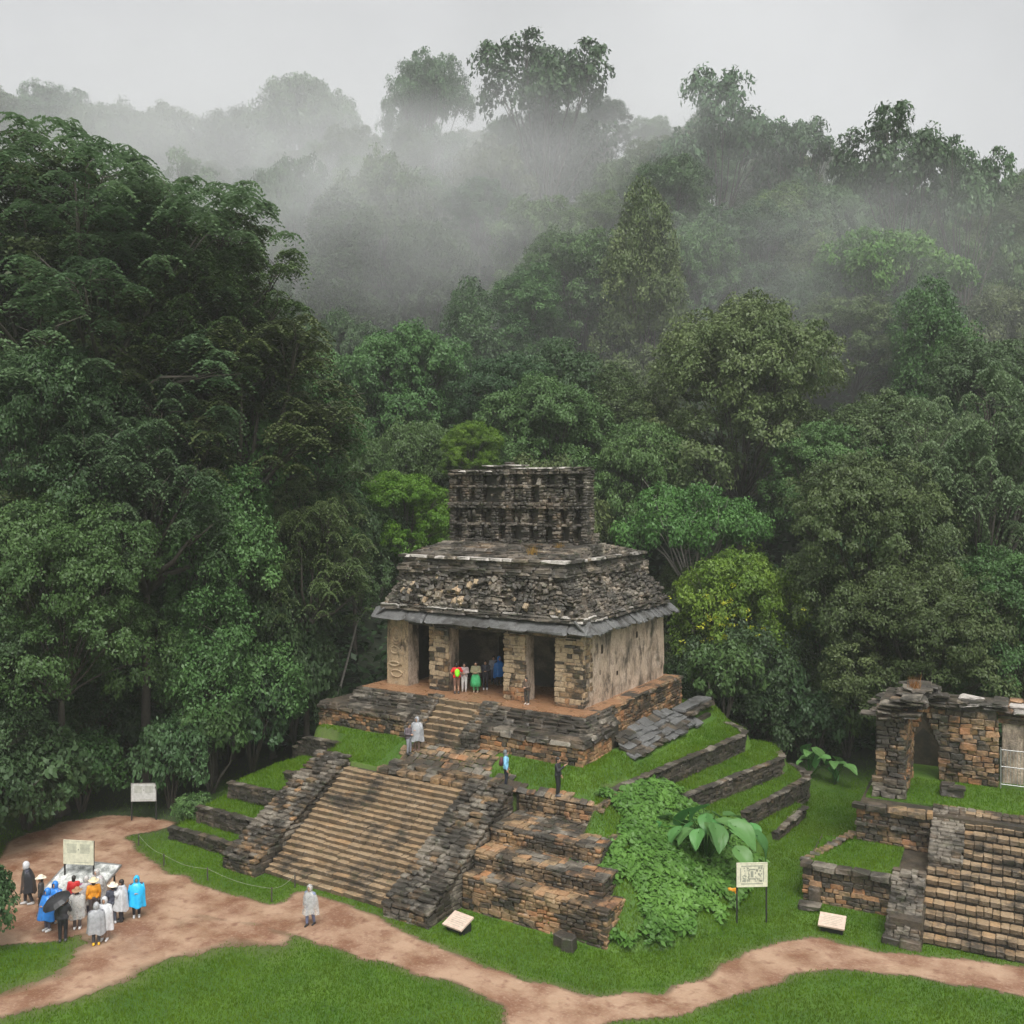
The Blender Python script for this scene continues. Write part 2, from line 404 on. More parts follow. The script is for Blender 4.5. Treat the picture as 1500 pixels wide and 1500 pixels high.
P_WORN = wpoly([(280, 1330), (380, 1362), (440, 1382), (400, 1392), (330, 1392), (280, 1404), (215, 1420), (180, 1442), (110, 1468), (20, 1490), (-60, 1500), (-60, 1470), (20, 1450), (90, 1410), (130, 1358), (200, 1338)])
P_SIDE = wpoly([(476, 1318), (530, 1336), (590, 1352), (584, 1368), (520, 1376), (470, 1350)])
px_ = np.arange(-66, 6, .16); py_ = np.arange(12, 52, .16)
PX, PY = np.meshgrid(px_, py_, indexing='ij')
jx = (fbm(PX*1.1, PY*1.1, 11.)-.5)*.9; jy = (fbm(PX*1.1, PY*1.1, 17.)-.5)*.9
m_dirt = in_poly(P_DIRT, PX+jx, PY+jy).astype(float)
m_worn = in_poly(P_WORN, PX+jx*2, PY+jy*2).astype(float)
def blur(a, r):
    for ax in (0, 1):
        c = np.cumsum(np.pad(a, [(r+1, r) if k == ax else (0, 0) for k in (0, 1)], mode='edge'), axis=ax)
        a = (np.take(c, np.arange(2*r+1, c.shape[ax]), ax)-np.take(c, np.arange(0, c.shape[ax]-2*r-1), ax))/(2*r+1)
    return a
mask = np.clip(np.maximum(blur(m_dirt, 2), blur(m_worn, 5)*(.78)*(.6+.9*fbm(PX*.7, PY*.7, 23.))), 0, 1)
def lookup(a, x, y):
    i = np.clip(((x-px_[0])/.16).round().astype(int), 0, len(px_)-1); j = np.clip(((y-py_[0])/.16).round().astype(int), 0, len(py_)-1)
    return a[i, j]
inside = (GX > px_[0]) & (GX < px_[-1]) & (GY > py_[0]) & (GY < py_[-1])
soil = np.maximum(soil, np.where(inside, lookup(mask, GX, GY), 0))
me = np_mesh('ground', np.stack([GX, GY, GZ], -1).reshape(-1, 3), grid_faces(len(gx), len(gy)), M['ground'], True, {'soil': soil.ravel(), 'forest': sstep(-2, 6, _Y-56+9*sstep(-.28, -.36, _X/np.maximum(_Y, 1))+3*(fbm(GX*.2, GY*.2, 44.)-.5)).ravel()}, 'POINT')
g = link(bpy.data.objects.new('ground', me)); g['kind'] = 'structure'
keep = (mask[:-1, :-1]+mask[1:, 1:]+mask[1:, :-1]+mask[:-1, 1:])/4 > .42+.2*(fbm(PX[:-1, :-1]*2.5, PY[:-1, :-1]*2.5, 31.)-.5)
V = np.stack([PX, PY, ground_z(PX, PY)+.012+.010*(fbm(PX*2, PY*2, 37.)-.5)], -1).reshape(-1, 3); Fq = grid_faces(len(px_), len(py_), keep)
used, inv = np.unique(Fq, return_inverse=True)
me = np_mesh('dirt_path', V[used], inv.reshape(-1, 4), M['path'], True, {'soil': (mask.ravel()[used]*2-.85)}, 'POINT')
o = link(bpy.data.objects.new('dirt_path', me)); o['kind'] = 'structure'

# the grassy mound with its terraces
def w1(y): return -19.1+(y-39.2)*.156
def w2(y): return -17.4+(y-43.)*.248
def w3(y): return -14.9+(y-46.2)*.163
def w4(y): return -13.6+(y-47.3)*.07
LEFT = [(.6, -39.8, 31.5), (1.5, -38.9, 32.5), (2.4, -38.3, 34.0), (2.95, -35.9, 35.6), (3.65, -37.8, 39.2)]
def mound_z(x, y):
    x = np.asarray(x, float); y = np.asarray(y, float); z = np.zeros(np.broadcast(x, y).shape)
    bend = np.maximum(0, y-53.)**2*.3
    for lv, fn, yb in ((.5, w4, 52.), (1.45, w3, 55.6), (2.5, w2, 55.4), (3.62, w1, 56.5)):
        r = (x < fn(y)-.22-bend) & (y > 41) & (y < yb) & (x > -36)
        z = np.where(r, lv+.16*np.clip(fn(y)-x, 0, 1.6), z)
    step = z
    toe = np.interp(y, [32.6, 34, 36.5, 42, 47], [-15.8, -13.9, -12.7, -13.0, -13.4]); top = np.where(y > 39.2, w1(y), -18.7)-.25
    sl = 3.6*np.minimum(np.clip((toe-x)/(toe-top), 0, 1), np.clip((y-32.75)/4.6, 0, 1))
    sl = np.where((x > -18.9) & (y > 32.75), sl, 0)
    b = sstep(42.2, 45.5, y); z = np.where(y < 46, sl*(1-b)+step*b, step)
    for lv, xl, yf in LEFT:
        r = (x > xl+.2) & (x < -34.2) & (y > yf+.22) & (y < 58); z = np.where(r, np.maximum(z, lv+.10*np.clip(y-yf, 0, 2.5)), z)
    topr = ((y > 37.5) | (x < -24.7)) & (x > -34.9) & (x < np.where(y > 39.2, w1(y)-.22, -18.8)-bend) & (y > 36.95) & (y < 57)
    z = np.where(topr, 3.64, z)
    inn = ((x > -37.4) & (x < w1(y)-.22-bend) & (y > 37) & (y < 57)) & (z > 3.5)
    d = np.minimum(np.minimum(sstep(37.4, 40.4, y)*.85, 1-sstep(56, 57, y)), np.minimum(sstep(-18.6, -20.7, x), sstep(-38.6, -36.4, x)))
    return np.where(inn, 3.64+.95*d, z)
mx = np.arange(-42, -11, .2); my = np.arange(30.6, 59, .2); MX, MY = np.meshgrid(mx, my, indexing='ij')
MZ = mound_z(MX, MY)
V = np.stack([MX, MY, np.where(MZ > 0, MZ+(fbm(MX*.8, MY*.8, 3.)-.5)*.10, -.25)], -1).reshape(-1, 3)
kf = (MZ[:-1, :-1]+MZ[1:, 1:]+MZ[1:, :-1]+MZ[:-1, 1:]) > 0
Fq = grid_faces(len(mx), len(my), kf); used, inv = np.unique(Fq, return_inverse=True)
gr_ = np.hypot(*np.gradient(MZ, .2))
me = np_mesh('grassy_terraces', V[used], inv.reshape(-1, 4), M['ground'], True, {'soil': np.clip((gr_.ravel()[used]-3.), 0, .25)}, 'POINT')
o = link(bpy.data.objects.new('grassy_terraces', me)); o['kind'] = 'structure'

# retaining walls of the terraces
def retaining(label, pts, mats, seed, group=None):
    c = pts[len(pts)//2]; t = thing('retaining_wall', label, 'wall', (c[0], c[1], c[3]), group)
    pile = Pile(t, 'stone', 'small_stones', 260); cop = Pile(t, 'coping_stone', 'small_coping', 120); core = MB()
    for (x0, y0, zt0, zb0), (x1, y1, zt1, zb1) in zip(pts[:-1], pts[1:]):
        d = Vector((x1-x0, y1-y0, 0)); Ln = d.length; d.normalize(); n = Vector((d.y, -d.x, 0))
        zb = min(zb0, zb1)-.12; zt = max(zt0, zt1)
        wall_face(pile, (x0, y0, zb), d, Ln, ZA, zt-zb, n, mats, (.13, .24), (.22, .6), .3, .04, seed=seed,
                  top=lambda s, a=zt0, b=zt1, L_=Ln, zb=zb: a+(b-a)*s/L_-zb)
        q = [Vector((x0, y0, 0)), Vector((x1, y1, 0))]
        core.hexa([q[0]-n*.10+ZA*zb, q[1]-n*.10+ZA*zb, q[1]-n*.5+ZA*zb, q[0]-n*.5+ZA*zb,
                   q[0]-n*.10+ZA*(zt0-.05), q[1]-n*.10+ZA*(zt1-.05), q[1]-n*.5+ZA*(zt1-.05), q[0]-n*.5+ZA*(zt0-.05)])
        s = 0
        while s < Ln:
            l = rnd.uniform(.3, .7); f = min(1, (s+l/2)/Ln); p = q[0]+d*(s+l/2)-n*(.13+rnd.uniform(-.05, .06))+ZA*(zt0+(zt1-zt0)*f+.02)
            cop.add(p, d, n, ZA, (l, rnd.uniform(.34, .46), .075), rnd.choice(['grey', 'dark', 'dark']), .03); s += l+.02
    core.build('core', M['core'], t); pile.flush(); cop.flush(); return t
def curve_end(pts, r=1.9, n=4):
    (x0, y0, _, _), (x1, y1, zt, zb) = pts[-2], pts[-1]; a0 = math.atan2(y1-y0, x1-x0); out = []
    x, y = x1, y1
    for i in range(n):
        a0 += math.radians(80/n); x += math.cos(a0)*r*.45; y += math.sin(a0)*r*.45; out.append((x, y, zt, zb))
    return pts+out
DK = ['black_stone', 'black_stone', 'dark', 'black_stone', 'black_stone']
retaining('tall dark curved stone wall holding the top lawn beside the temple', curve_end([(w1(39.2), 39.2, 3.70, 3.2), (w1(44), 44, 3.70, 2.75), (w1(49), 49, 3.7, 2.6), (w1(52.6), 52.6, 3.7, 2.6)]), DK, 3.)
retaining('dark mossy stone wall of the second terrace up, below the tall curved wall', curve_end([(w2(43), 43, 2.58, 2.1), (w2(48), 48, 2.58, 1.6), (w2(52.8), 52.8, 2.58, 1.5)]), DK, 4.)
retaining('crumbling stone wall of the lowest tall terrace right of the giant taro', curve_end([(w3(46.2), 46.2, 1.5, .8), (w3(50), 50, 1.5, .5), (w3(53.6), 53.6, 1.5, .4)]), DK, 5.)
retaining('low broken line of stones at the foot of the right terraces', [(w4(47.3), 47.3, .42, -.02), (w4(49), 49, .5, -.02), (w4(51.6), 51.6, .5, -.02)], DK, 6.)
LDK = ['black_stone', 'black_stone', 'dark']
retaining('lowest dark ledge wall left of the great stairway', [(-39.8, 31.5, .62, -.02), (-34.5, 31.5, .62, -.02)], LDK, 7.)
retaining('second dark terrace wall left of the great stairway', [(-38.9, 32.5, 1.52, .62), (-34.4, 32.5, 1.52, .62)], LDK, 8.)
retaining('third dark terrace wall left of the great stairway', [(-38.3, 34., 2.45, 1.6), (-34.4, 34., 2.45, 1.6)], LDK, 9.)
retaining('short dark wall stub against the left stair balustrade', [(-35.9, 35.6, 2.95, 2.5), (-34.4, 35.6, 3.0, 2.5)], LDK, 10.)
retaining('dark wall with a sloping end under the upper left lawn', [(-39.2, 39.6, 2.75, 2.5), (-37.8, 39.2, 3.68, 2.6), (-34.0, 39.2, 3.7, 2.95)], LDK, 12.)
retaining('low line of stones at the back of the lawn beside the ruined house', [(-8.6, 49.9, .35, -.02), (-5.6, 50.4, .4, -.02)], DK, 13.)

# ------------------------------------------------------------------ pyramid: great stairway, balustrades, stepped tiers
pyr = thing('stepped_pyramid', 'stone pyramid base with one wide stairway and stepped side tiers', 'pyramid', (-28, 34, 0))
NS = 20; SX0, SX1, SY0, SY1, SZ = -32.5, -25.1, 31.0, 36.6, 3.5
rise, run = SZ/NS, (SY1-SY0)/NS
core = MB()
for i in range(NS): core.b2(SX0-.1, SX1+.1, SY0+i*run+.10, 37.2, i*rise-.02 if i else -.2, (i+1)*rise-.05)
core.build('stair_core', M['core'], pyr)
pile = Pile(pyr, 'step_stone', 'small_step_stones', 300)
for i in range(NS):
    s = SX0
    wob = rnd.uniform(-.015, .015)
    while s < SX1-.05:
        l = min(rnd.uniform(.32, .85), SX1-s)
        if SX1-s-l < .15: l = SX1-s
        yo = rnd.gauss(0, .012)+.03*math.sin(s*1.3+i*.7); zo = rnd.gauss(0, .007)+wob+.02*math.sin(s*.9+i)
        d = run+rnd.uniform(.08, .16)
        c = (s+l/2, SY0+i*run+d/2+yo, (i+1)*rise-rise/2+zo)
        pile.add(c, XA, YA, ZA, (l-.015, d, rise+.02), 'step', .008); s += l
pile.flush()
def balustrade(x0, x1, h0, seed):
    b = MB(); sl = (SZ)/(SY1-SY0)
    ya, yb = SY0-.55, SY1+.35
    b.hexa([(x0+.1, ya+.1, -.2), (x1-.1, ya+.1, -.2), (x1-.1, yb, -.2), (x0+.1, yb, -.2),
            (x0+.1, ya+.1, h0-.1), (x1-.1, ya+.1, h0-.1), (x1-.1, yb, SZ+.30), (x0+.1, yb, SZ+.30)])
    b.build('balustrade_core', M['core'], pyr)
    p = Pile(pyr, 'balustrade_stone', 'small_balustrade_stones', 300)
    n = 27; y = ya; z = 0.
    mats = ['dark', 'grey', 'grey', 'tan', 'grey', 'dark']
    wall_face(p, (x0, ya, -.1), XA, x1-x0, ZA, h0+.05, -YA, ['tan', 'dark', 'tan', 'grey'], (.13, .2), (.25, .55), .3, .03, seed=seed)
    for i in range(n):                # layered rows climbing the slope
        f = (i+.5)/n; yc = ya+(yb-ya)*f; zc = h0+.1+(SZ+.48-h0)*f
        s = x0-.03
        while s < x1-.05:
            l = min(rnd.uniform(.22, .62), x1+.03-s)
            if x1-s-l < .15: l = x1+.03-s
            c = (s+l/2, yc+rnd.uniform(-.03, .05), zc-.06+rnd.gauss(0, .022))
            p.add(c, XA, YA, ZA, (l-.015, rnd.uniform(.28, .40), rnd.uniform(.11, .17)), pick(c, mats, seed), .05); s += l
    for xs, nn in ((x0, -XA), (x1, XA)):   # flanks
        wall_face(p, (xs, ya, -.1), YA, yb-ya, ZA, SZ+.5, nn, ['dark', 'grey', 'dark'], (.16, .26), (.3, .7), .2, .02, seed=seed,
                  top=lambda s, L_=yb-ya: h0+(SZ+.35-h0)*s/L_+.02)
    p.flush()
balustrade(-34.65, SX0-.02, .55, 21.); balustrade(SX1+.02, -22.75, .5, 22.)
# stepped tiers right of the stairs: (y front, z top, x right)
TIERS = [(32.75, 1.42, -15.95), (33.65, 2.12, -16.6), (34.95, 2.82, -17.35), (37.35, 3.66, -18.65)]
core = MB(); zb = 0
wp = Pile(pyr, 'tier_stone', 'small_tier_stones', 300); pp = Pile(pyr, 'paving_stone', 'small_paving', 240)
TM = ['tan', 'tan', 'dark', 'tan', 'orange', 'tan', 'dark']
for i, (yf, zt, xr) in enumerate(TIERS):
    core.b2(-22.9, xr-.12, yf+.12, 38.2, -.2, zt-.07-.001*i)
    wall_face(wp, (-22.7, yf, zb-.1), XA, xr+22.7, ZA, zt-zb+.02, -YA, TM, (.13, .25), (.2, .62), .26, .035, seed=31+i, rot=.035)
    yb = TIERS[i+1][0] if i < 3 else 38.6
    wall_face(wp, (xr, yf, -.1 if i == 0 else zb-.5), YA, min(3.2, yb-yf+1.4), ZA, zt-(0 if i == 0 else zb-.5)+.02, XA, TM, (.13, .25), (.25, .55), .26, .035, seed=41+i)
    if i < 3:
        y = yf+.02
        while y < yb+.1:
            dy = rnd.uniform(.28, .5); s = -22.7
            while s < xr:
                l = min(rnd.uniform(.3, .7), xr-s+.05)
                c = (s+l/2, y+dy/2, zt-.02+rnd.gauss(0, .014)); pp.add(c, XA, YA, ZA, (l-.02, dy-.02, .10), pick(c, ['tan', 'orange', 'grey', 'tan', 'dark'], 51.), .03); s += l
            y += dy
    zb = zt
core.build('tier_core', M['core'], pyr)
for u, v, sz in ((805, 1364, .75), (812, 1368, .5)):
    c = at(u+25, v+14, .15); wp.add((c[0], c[1]-.15, .2), XA, YA, ZA, (sz, .5, .45), 'dark', .06)
# extra top steps and paved landing in front of the temple stairs
for k, (y0, y1, zt, x0, x1) in enumerate(((36.75, 37.2, 3.78, -30.6, -24.6), (37.2, 37.7, 3.97, -30.3, -25.2))):
    s = x0
    while s < x1:
        l = rnd.uniform(.4, .8); pp.add((s+l/2, (y0+y1)/2+rnd.gauss(0, .02), zt-.12), XA, YA, ZA, (l-.02, y1-y0+.15, .26), rnd.choice(['tan', 'grey', 'tan']), .02); s += l
wp.flush(); pp.flush()

def flags(px0, px1, py0, py1, test, thick=.09, mats=('tan', 'grey', 'tan', 'orange'), dens=1.):
    y = py0
    while y < py1:
        dy = rnd.uniform(.3, .5); s = px0
        while s < px1:
            l = rnd.uniform(.3, .65); cx_, cy_ = s+l/2, y+dy/2
            if test(cx_, cy_) and rnd.random() < dens:
                z = float(mound_z(cx_, cy_)); 
                g_ = math.atan((float(mound_z(cx_, cy_+.1))-float(mound_z(cx_, cy_-.1)))/.2); g_ = max(-.5, min(.5, g_))
                if z > 3: fl.add((cx_, cy_, z+.05+rnd.gauss(0, .012)), XA, Vector((0, math.cos(g_), math.sin(g_))), Vector((0, -math.sin(g_), math.cos(g_))), (l-.03, (dy-.03)*1.04, thick), rnd.choice(mats), .05)
            s += l
        y += dy
paving = thing('flagstone_paving', 'trodden pale flagstones paving the landing above the great stairway', 'paving', (-28, 39, 4))
fl = Pile(paving, 'flagstone', 'small_flagstones', 300)
def edge_(x, y): return float(vn(x*.9, y*.9, 61.))*1.0
flags(-31.4, -24.4, 37.7, 40.5, lambda x, y: -31.2+edge_(x, y) < x < -24.6-edge_(x, y)*.8+max(0, 38.6-y)*.6)
flags(-25.6, -18.9, 37.0, 39.2, lambda x, y: y < 37.9+edge_(x, y)*.9-max(0, x+22)*.12, dens=.85)
fl.flush()

# ------------------------------------------------------------------ temple platform with its short stair
plat = thing('temple_platform', 'two-tier orange stone platform with short stair carrying the temple', 'platform', (-29, 47, 4.5))
FZ = 6.3
PX0, PX1, PY0, PY1 = -37.6, -20.75, 40.0, 54.6          # lower tier
UX0, UX1, UY0 = -36.2, -21.55, 41.6                     # upper tier
core = MB()
for a, b_ in ((PX0+.15, -31.2), (-26.65, PX1-.15)): core.b2(a, b_, PY0+.15, 44.2, 3.4, 5.62)
for a, b_, c_ in ((UX0+.12, -31.2, UY0+.12), (-26.65, UX1-.12, UY0+.13), (-31.2, -26.65, 42.1)): core.b2(a, b_, c_, PY1, 3.4, FZ-.05)
core.build('core', M['core'], plat)
OM = ['orange', 'tan', 'orange', 'dark', 'orange', 'tan', 'dark']
wp = Pile(plat, 'wall_stone', 'small_wall_stones', 300)
stx0, stx1, sty0, sty1 = -31.25, -26.6, 39.75, 41.75     # stair with its balustrades
wall_face(wp, (PX0, PY0, 4.2), XA, stx0-PX0, ZA, 1.1, -YA, OM, (.14, .24), (.22, .55), .24, .035, seed=71)
wall_face(wp, (stx1, PY0, 4.2), XA, PX1-stx1, ZA, 1.1, -YA, OM, (.14, .24), (.22, .55), .24, .035, seed=72)
wall_face(wp, (PX1, PY0, 4.2), YA, 3.2, ZA, 1.1, XA, ['orange', 'tan', 'orange'], (.14, .24), (.22, .5), .24, .035, seed=73)
wall_face(wp, (UX1, 42.6, 4.6), YA, PY1-42.6, ZA, FZ-4.65, XA, ['orange', 'tan', 'orange', 'tan', 'dark'], (.13, .22), (.25, .65), .24, .035, seed=74)
wp.flush()
cp = Pile(plat, 'coping_slab', 'small_coping', 300)
def course_row(p, x0, x1, y, z, d, h, mats, axis=0, ll=(.5, 1.3), rot=.02):
    s = x0
    while s < x1-.05:
        l = min(rnd.uniform(*ll), x1-s)
        if x1-s-l < .3: l = x1-s
        off = rnd.gauss(0, .03)
        c = (s+l/2, y+d/2+off, z+h/2+rnd.gauss(0, .01)) if axis == 0 else (y-d/2+off, s+l/2, z+h/2+rnd.gauss(0, .01))
        p.add(c, XA if axis == 0 else YA, -YA if axis == 0 else XA, ZA, (l-.015, d, h), pick(c, mats, 75.), rot); s += l
CDK = ['dark', 'dark', 'grey', 'dark']
for a, b in ((PX0-.08, stx0), (stx1, PX1+.1)):
    course_row(cp, a, b, PY0-.10, 5.28, .75, .20, CDK); course_row(cp, a, b, PY0+.02, 5.47, .8, .18, CDK)
for k in range(5):
    course_row(cp, UX0-.1, stx0, UY0-.75+k*.2, 5.56+k*.14, .7, .16, CDK, ll=(.35, 1.0)); course_row(cp, stx1, UX1+.05, UY0-.75+k*.2, 5.56+k*.14, .7, .16, CDK, ll=(.35, 1.0))
course_row(cp, PY0-.08, 43.2, PX1+.1, 5.28, .75, .20, CDK, 1); course_row(cp, PY0, 43.2, PX1, 5.47, .8, .18, CDK, 1)
for k in range(5): course_row(cp, UY0-.7+k*.2, 44.5, UX1+.62-k*.14, 5.56+k*.14, .7, .16, CDK, 1, (.35, .9))
course_row(cp, 44.5, PY1+.1, UX1+.06, FZ-.16, .9, .16, ['orange', 'tan', 'dark'], 1)
cp.flush()
b = MB(); b.b2(UX0+.1, UX1-.12, UY0+.35, PY1-.1, FZ-.06, FZ); b.build('floor', M['floor'], plat)
# stair
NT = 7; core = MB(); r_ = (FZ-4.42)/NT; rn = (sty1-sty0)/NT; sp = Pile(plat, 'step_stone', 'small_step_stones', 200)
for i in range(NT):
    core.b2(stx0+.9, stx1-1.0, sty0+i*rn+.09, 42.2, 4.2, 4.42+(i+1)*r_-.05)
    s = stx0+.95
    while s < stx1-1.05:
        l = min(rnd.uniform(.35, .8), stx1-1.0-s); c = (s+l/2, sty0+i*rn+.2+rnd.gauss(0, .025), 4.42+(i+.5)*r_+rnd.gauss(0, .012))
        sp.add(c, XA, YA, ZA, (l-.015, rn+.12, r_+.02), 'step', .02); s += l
for x0, x1 in ((stx0, stx0+.95), (stx1-1.1, stx1)):
    core.hexa([(x0+.06, sty0+.05, 4.2), (x1-.06, sty0+.05, 4.2), (x1-.06, 42.3, 4.2), (x0+.06, 42.3, 4.2),
               (x0+.06, sty0+.05, 4.95), (x1-.06, sty0+.05, 4.95), (x1-.06, sty1+.3, FZ+.05), (x0+.06, sty1+.3, FZ+.05)])
    for i in range(13):
        f = (i+.5)/13; s = x0
        while s < x1-.1:
            l = min(rnd.uniform(.25, .5), x1-s); c = (s+l/2, sty0-.05+(sty1+.35-sty0)*f, 5.0+(FZ+.1-5.0)*f)
            sp.add(c, XA, YA, ZA, (l-.01, .32, .16), rnd.choice(['grey', 'dark', 'grey', 'tan']), .05); s += l
    wall_face(sp, (x0, sty0, 4.2), XA, x1-x0, ZA, .8, -YA, ['grey', 'dark', 'tan'], (.14, .2), (.25, .5), .2, .03, seed=77)
    wall_face(sp, (x1, sty0, 4.2), YA, 2.2, ZA, 2., XA, ['grey', 'dark'], (.14, .2), (.25, .5), .12, .02, seed=78, top=lambda s: .78+s*.62)
core.build('stair_core', M['core'], plat); sp.flush()
# tumbled slate ledge along the right foot of the platform
led = thing('slate_ledge', 'heap of dark sloping slate slabs beside the right platform wall', 'ledge', (-20.2, 47.5, 4.4))
lp = Pile(led, 'slab', 'small_slabs', 160)
for k in range(5):
    y = 43.3+k*.12
    while y < 51.6-k*.3:
        l = rnd.uniform(.5, 1.1); c = (-19.75-k*.28+rnd.gauss(0, .05), y+l/2, 4.32+k*.17+rnd.gauss(0, .02))
        lp.add(c, YA, Vector((.95, 0, -.3)).normalized(), Vector((.3, 0, .95)).normalized(), (l, rnd.uniform(.5, .8), rnd.uniform(.10, .18)), rnd.choice(['slate', 'dark', 'slate']), .06); y += l*.95
y = 51.3
while y < 54.6: lp.add((-20.3, y+.4, 4.75), YA, XA, ZA, (.8, 1.2, .22), 'dark', .03); lp.add((-20.45, y+.4, 4.95), YA, XA, ZA, (.8, .9, .2), 'slate', .03); y += .82
MB().b2(-21.5, -19.65, 43.5, 54.4, 3.6, 4.3).build('core', M['core'], led); lp.flush()

# ------------------------------------------------------------------ temple
tem = thing('stone_temple', 'weathered stone temple with three doorways, sloping roof and tall roof comb', 'temple', (-29, 48, FZ))
YF, YBK, XL, XR = 43.35, 54.0, -35.35, -22.5; EZ = 10.2
def onY(u, y):                       # x where the sight line of photo column u meets the plane y
    k = (u-CX)/F; Y = y/(SN*k+CS); return (CS*k-SN)*Y
piers = [(XL, onY(598, YF)), (onY(628, YF), onY(657, YF)), (onY(737, YF), onY(769, YF)), (onY(812, YF), XR)]
TH = 1.0
def rough_panel(name, p0, ux, Ln, uz, Hh, un, mat, amp, res, parent, holes=(), seed=0., smooth=True):
    """uneven plaster skin with real depth"""
    p0, ux, uz, un = Vector(p0), Vector(ux), Vector(uz), Vector(un)
    nx, nz = max(2, int(Ln/res)), max(2, int(Hh/res))
    A, B = np.meshgrid(np.linspace(0, Ln, nx+1), np.linspace(0, Hh, nz+1), indexing='ij')
    h = (fbm(A*1.1+seed, B*.8, seed, 4)-.5)*amp*2-np.where(fbm(A*.9+.3*B, B*.8+seed, seed+9, 4) > .55, amp*.7, 0)
    V = np.array(p0)+A[..., None]*np.array(ux)+B[..., None]*np.array(uz)+h[..., None]*np.array(un)
    ca, cb = (A[:-1, :-1]+A[1:, 1:])/2, (B[:-1, :-1]+B[1:, 1:])/2; kp = np.ones(ca.shape, bool)
    for a0, a1, b0, b1 in holes: kp &= ~((ca > a0) & (ca < a1) & (cb > b0) & (cb < b1))
    return link(bpy.data.objects.new(name, np_mesh(name, V.reshape(-1, 3), grid_faces(nx+1, nz+1, kp), mat, smooth)), parent)
for i, (a, b_) in enumerate(piers):
    mb = MB(); mb.b2(a+.05, b_-.05, YF+.08, YF+TH, FZ-.02, EZ+.02); p = mb.build('pier', M['stucco'], tem)
    if i in (1, 2, 3):
        pl = Pile(p, 'stone', 'small_stones', 120)
        wall_face(pl, (a, YF, FZ), XA, b_-a, ZA, EZ-FZ-.35, -YA, ['relief', 'relief', 'tan', 'relief', 'orange'] if i != 1 else ['relief', 'tan', 'dark', 'grey', 'relief'], (.15, .32), (.25, .75), .16, .03, seed=80+i, rot=.03); pl.flush()
        if i != 3: rough_panel('plaster', (b_-.0, YF+.05, FZ), YA, TH-.05, ZA, EZ-FZ, XA, M['stucco'], .03, .12, p, seed=5.+i)
    else:
        rough_panel('plaster', (a, YF, FZ), XA, b_-a, ZA, EZ-FZ, -YA, M['relief'], .03, .1, p, seed=3.)
        rough_panel('plaster', (b_-.0, YF+.02, FZ), YA, TH-.02, ZA, EZ-FZ, XA, M['stucco'], .015, .15, p, seed=4.)
        cxp = (a+b_)/2-.1
        for (dx, z, rx, rz, r) in ((0, 9.15, .38, .48, .055), (0, 9.15, .24, .3, .05), (-.1, 8.3, .3, .2, .05), (.22, 8.35, .16, .26, .045), (-.15, 7.5, .36, .12, .06), (.35, 8.6, .06, 1.2, .05), (.02, 6.95, .4, .2, .05)):
            q = MB(); pts = [(cxp+dx+rx*math.cos(t)*(1+.1*math.sin(3*t+z)), YF-.02, z+rz*math.sin(t)) for t in [2*math.pi*k/18 for k in range(19)]]
            q.tube(pts, r, 6).build('relief', M['relief'], p, True)
# lintels, inner walls, side and back walls
mb = MB(); mb.b2(XL+.05, XR-.05, YF+.12, YF+TH-.02, EZ-.32, EZ+.12); mb.build('lintel', M['relief'], tem)
lt = Pile(tem, 'lintel_stone', 'small_lintel_stones', 60); wall_face(lt, (XL, YF+.02, EZ-.34), XA, XR-XL, ZA, .36, -YA, ['tan', 'dark', 'grey'], (.16, .2), (.5, 1.2), .12, .03, seed=85); lt.flush()
mb = MB()
mb.b2(XR-1.0, XR-.14, YF+.9, YBK-.2, FZ-.02, EZ+.1); mb.build('side_wall', M['core'], tem)
HO = [(2.0, 2.3, 2.62, 3.1), (6.6, 6.9, 2.75, 3.22), (4.0, 4.25, 1.05, 1.3), (1.9, 2.1, 1.5, 1.7)]
rough_panel('plaster', (XR, YF, FZ), YA, YBK-YF, ZA, EZ-FZ, XA, M['stucco'], .07, .12, tem, HO, 7.)
ws = Pile(tem, 'corner_stone', 'small_corner_stones', 80)
wall_face(ws, (XR+.01, YF, FZ), YA, 1.1, ZA, EZ-FZ-.2, XA, ['relief', 'tan', 'relief', 'dark'], (.16, .3), (.3, .6), .16, .05, seed=86, skip=.25); ws.flush()
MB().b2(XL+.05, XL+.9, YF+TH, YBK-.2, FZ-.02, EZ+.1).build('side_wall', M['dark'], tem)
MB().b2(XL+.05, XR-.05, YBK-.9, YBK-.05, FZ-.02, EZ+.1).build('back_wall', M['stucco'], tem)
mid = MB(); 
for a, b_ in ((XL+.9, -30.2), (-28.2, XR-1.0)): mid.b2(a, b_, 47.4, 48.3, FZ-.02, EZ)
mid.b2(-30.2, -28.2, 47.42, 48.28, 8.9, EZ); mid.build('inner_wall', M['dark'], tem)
MB().b2(XL+.1, XR-.1, YF+.1, YBK-.1, EZ+.02, EZ+.3).build('ceiling', M['core'], tem)
